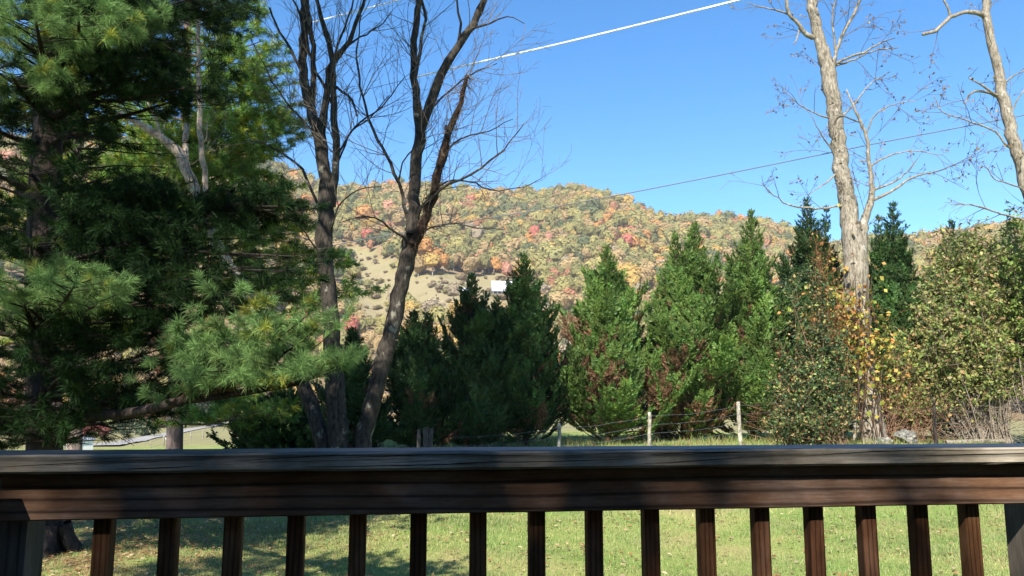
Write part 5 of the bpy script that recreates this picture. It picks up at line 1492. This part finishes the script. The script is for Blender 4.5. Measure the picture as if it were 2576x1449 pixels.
tt_ = (1.85 - lq[:, 1]) / -sun_dir[1]; xs_ = lq[:, 0] - sun_dir[0] * tt_; zs_ = lq[:, 2] - sun_dir[2] * tt_     # where each leaf's shadow meets the railing
open_ = np.zeros(len(lq), bool)
for x0, x1, pr, zl in ((-1.08, -0.88, 1.0, 1.0), (-0.63, -0.56, 1.0, 1.80), (-0.30, -0.24, .8, 1.80), (0.0, 0.06, .8, 1.80), (0.25, 0.45, .35, 1.72), (0.55, 0.85, .55, 1.66), (0.95, 2.0, .72, 1.0)):
    open_ |= (xs_ > x0) & (xs_ < x1) & (zs_ > zl) & (zs_ < 2.1) & (rng.random(len(lq)) < pr)      # openings in the crown
lq = lq[~open_]
leaf_cards(lp, lq, 0.13, (0.25, 0.18, 0.06), 0.3, None, 0.5, 0.8)
A.build('trunk', M_maple, mt_); tg.build('branches', M_twig, mt_); lp.build('leaves', M_leaf, mt_)

# unseen house behind the porch, its wall and roof sized to block sky light
hs = thing('porch_house', 'brown board house wall behind the porch, out of the photo', 'house', (0, -1.2, 0.8))
mb = MB(); mb.box((-5, -6, -0.2), (5, -1.25, 4.1)); mb.build('wall', M_wallw, hs)
mb = MB(); slab(mb, [(-5.3, -1.0, 4.1), (5.3, -1.0, 4.1), (5.3, -3.6, 6.3), (-5.3, -3.6, 6.3)], .06, (0, 0, 1)); slab(mb, [(-5.3, -3.61, 6.3), (5.3, -3.61, 6.3), (5.3, -6.3, 4.1), (-5.3, -6.3, 4.1)], .06, (0, 0, 1)); mb.build('roof', M_dark, hs)
mb = MB(); mb.box((-.46, -1.244, .8), (.46, -1.20, 2.82)); mb.build('door', M_stain, hs)

# ------------------------------------------------------------------ lawn grass, fallen leaves, weeds
def blades(n, xr, yr, hmin, hmax, w, pal, dens=None):
    x = rng.uniform(*xr, n); y = rng.uniform(*yr, n)
    if dens is not None:
        k = rng.random(n) < dens(x, y); x, y = x[k], y[k]; n = len(x)
    z = H(x, y); h = rng.uniform(hmin, hmax, n)
    a = rng.uniform(0, 6.283, n); d = np.stack([np.cos(a), np.sin(a), np.zeros(n)], 1); p = np.stack([x, y, z - 0.005], 1)
    ln = rng.standard_normal((n, 3)) * 0.45; ln[:, 2] = 1; tip = p + nrm(ln) * h[:, None]
    v = np.stack([p - d * w * .5, p + d * w * .5, tip], 1).reshape(-1, 3)
    pal_ = np.array([q for q, _ in pal]); pw = np.array([q for _, q in pal], float)
    patch = np.clip(0.5 + 0.42 * np.sin(x * 1.9 + np.sin(y * 1.3) * 1.5) * np.cos(y * 2.3 + x * .7) + 0.35 * np.sin(x * 6.1 + 2 * np.sin(y * 3.7)) * np.sin(y * 7.3 + x * 2.9), 0, 1)
    h = h * (0.7 + 0.6 * patch); tip = p + nrm(ln) * h[:, None]; v = np.stack([p - d * w * .5, p + d * w * .5, tip], 1).reshape(-1, 3)
    c = pal_[rng.choice(len(pal_), n, p=pw / pw.sum())] * rng.uniform(0.7, 1.3, (n, 1)) * (1 + np.stack([0.45 * (1 - patch) - .12, 0.22 * (1 - patch) - .08, 0.25 * (1 - patch)], 1))
    return v, np.arange(n)[:, None] * 3 + np.array([[0, 1, 2]]), np.repeat(c, 3, 0)


GP = [((0.21, 0.30, 0.080), 4), ((0.31, 0.37, 0.13), 3), ((0.42, 0.38, 0.18), 1.2), ((0.13, 0.20, 0.05), 1.5)]
gm = MB()
v, f, c = blades(150000, (-7.5, 8.5), (6.2, 13.2), 0.025, 0.075, 0.009, GP, lambda x, y: np.where(np.hypot(x + 6.5, y - 11.2) < 2.2, 0.35, 1.0) * (np.abs(x) < 0.68 * y)); gm.add(v, f, col=c)
v, f, c = blades(60000, (-11, 15.5), (13.2, 33), 0.05, 0.16, 0.018, GP, lambda x, y: (np.abs(x) < 0.68 * y)); gm.add(v, f, col=c)
structure(gm.build('grass', M_grass), 'stuff')
wm = MB()
v, f, c = blades(9000, (-3, 15), (23.5, 29), 0.10, 0.36, 0.025, [((0.36, 0.29, 0.14), 2), ((0.20, 0.27, 0.07), 5), ((0.10, 0.17, 0.04), 2), ((0.28, 0.18, 0.09), 1)], lambda x, y: np.sin(x * 2.1) * np.sin(y * 1.7 + x) > -0.1); wm.add(v, f, col=c)
structure(wm.build('weeds', M_grass), 'stuff')
lm_ = MB()
n = 3800; x = rng.uniform(-7.5, 8.5, n); y = rng.uniform(6.5, 13.5, n); k_ = rng.random(n) < 0.35 + 0.65 * (np.sin(x * 1.7 + y * .6) * np.sin(y * 1.4 - x * .4) > 0.25); x, y = x[k_], y[k_]; n = len(x)
pz = np.stack([x, y, H(x, y) + rng.uniform(0.02, 0.06, n)], 1)
LFP = [((0.33, 0.17, 0.07), 3), ((0.42, 0.30, 0.16), 3), ((0.24, 0.10, 0.05), 1.5), ((0.45, 0.36, 0.22), 1.5)]
leaf_cards(lm_, pz, 0.06, None, 0.25, LFP, 2.5, 0.8)
n = 2600; x = rng.normal(-6.0, 1.7, n); y = rng.normal(11.0, 1.6, n); pz = np.stack([x, y, H(x, y) + 0.03], 1); leaf_cards(lm_, pz, 0.07, None, 0.3, LFP, 3, 0.5)
n = 1500; x = rng.uniform(9, 15, n); y = rng.uniform(24, 30, n); pz = np.stack([x, y, H(x, y) + 0.06], 1); leaf_cards(lm_, pz, 0.10, None, 0.3, LFP, 2, 0.7)
structure(lm_.build('fallen_leaves', M_leaf), 'stuff')

# ------------------------------------------------------------------ air between the porch and the hill
hz = MB(); hz.box((-1400, -200, -12), (1400, 1150, 330))
mh = bpy.data.materials.new('haze_air'); mh.use_nodes = True; nt = mh.node_tree; nt.nodes.clear()
pv = nt.nodes.new('ShaderNodeVolumePrincipled'); pv.inputs['Density'].default_value = HAZE; pv.inputs['Color'].default_value = (0.95, 0.94, 0.95, 1)
ou = nt.nodes.new('ShaderNodeOutputMaterial'); nt.links.new(pv.outputs[0], ou.inputs['Volume'])
structure(hz.build('haze', mh), 'stuff')
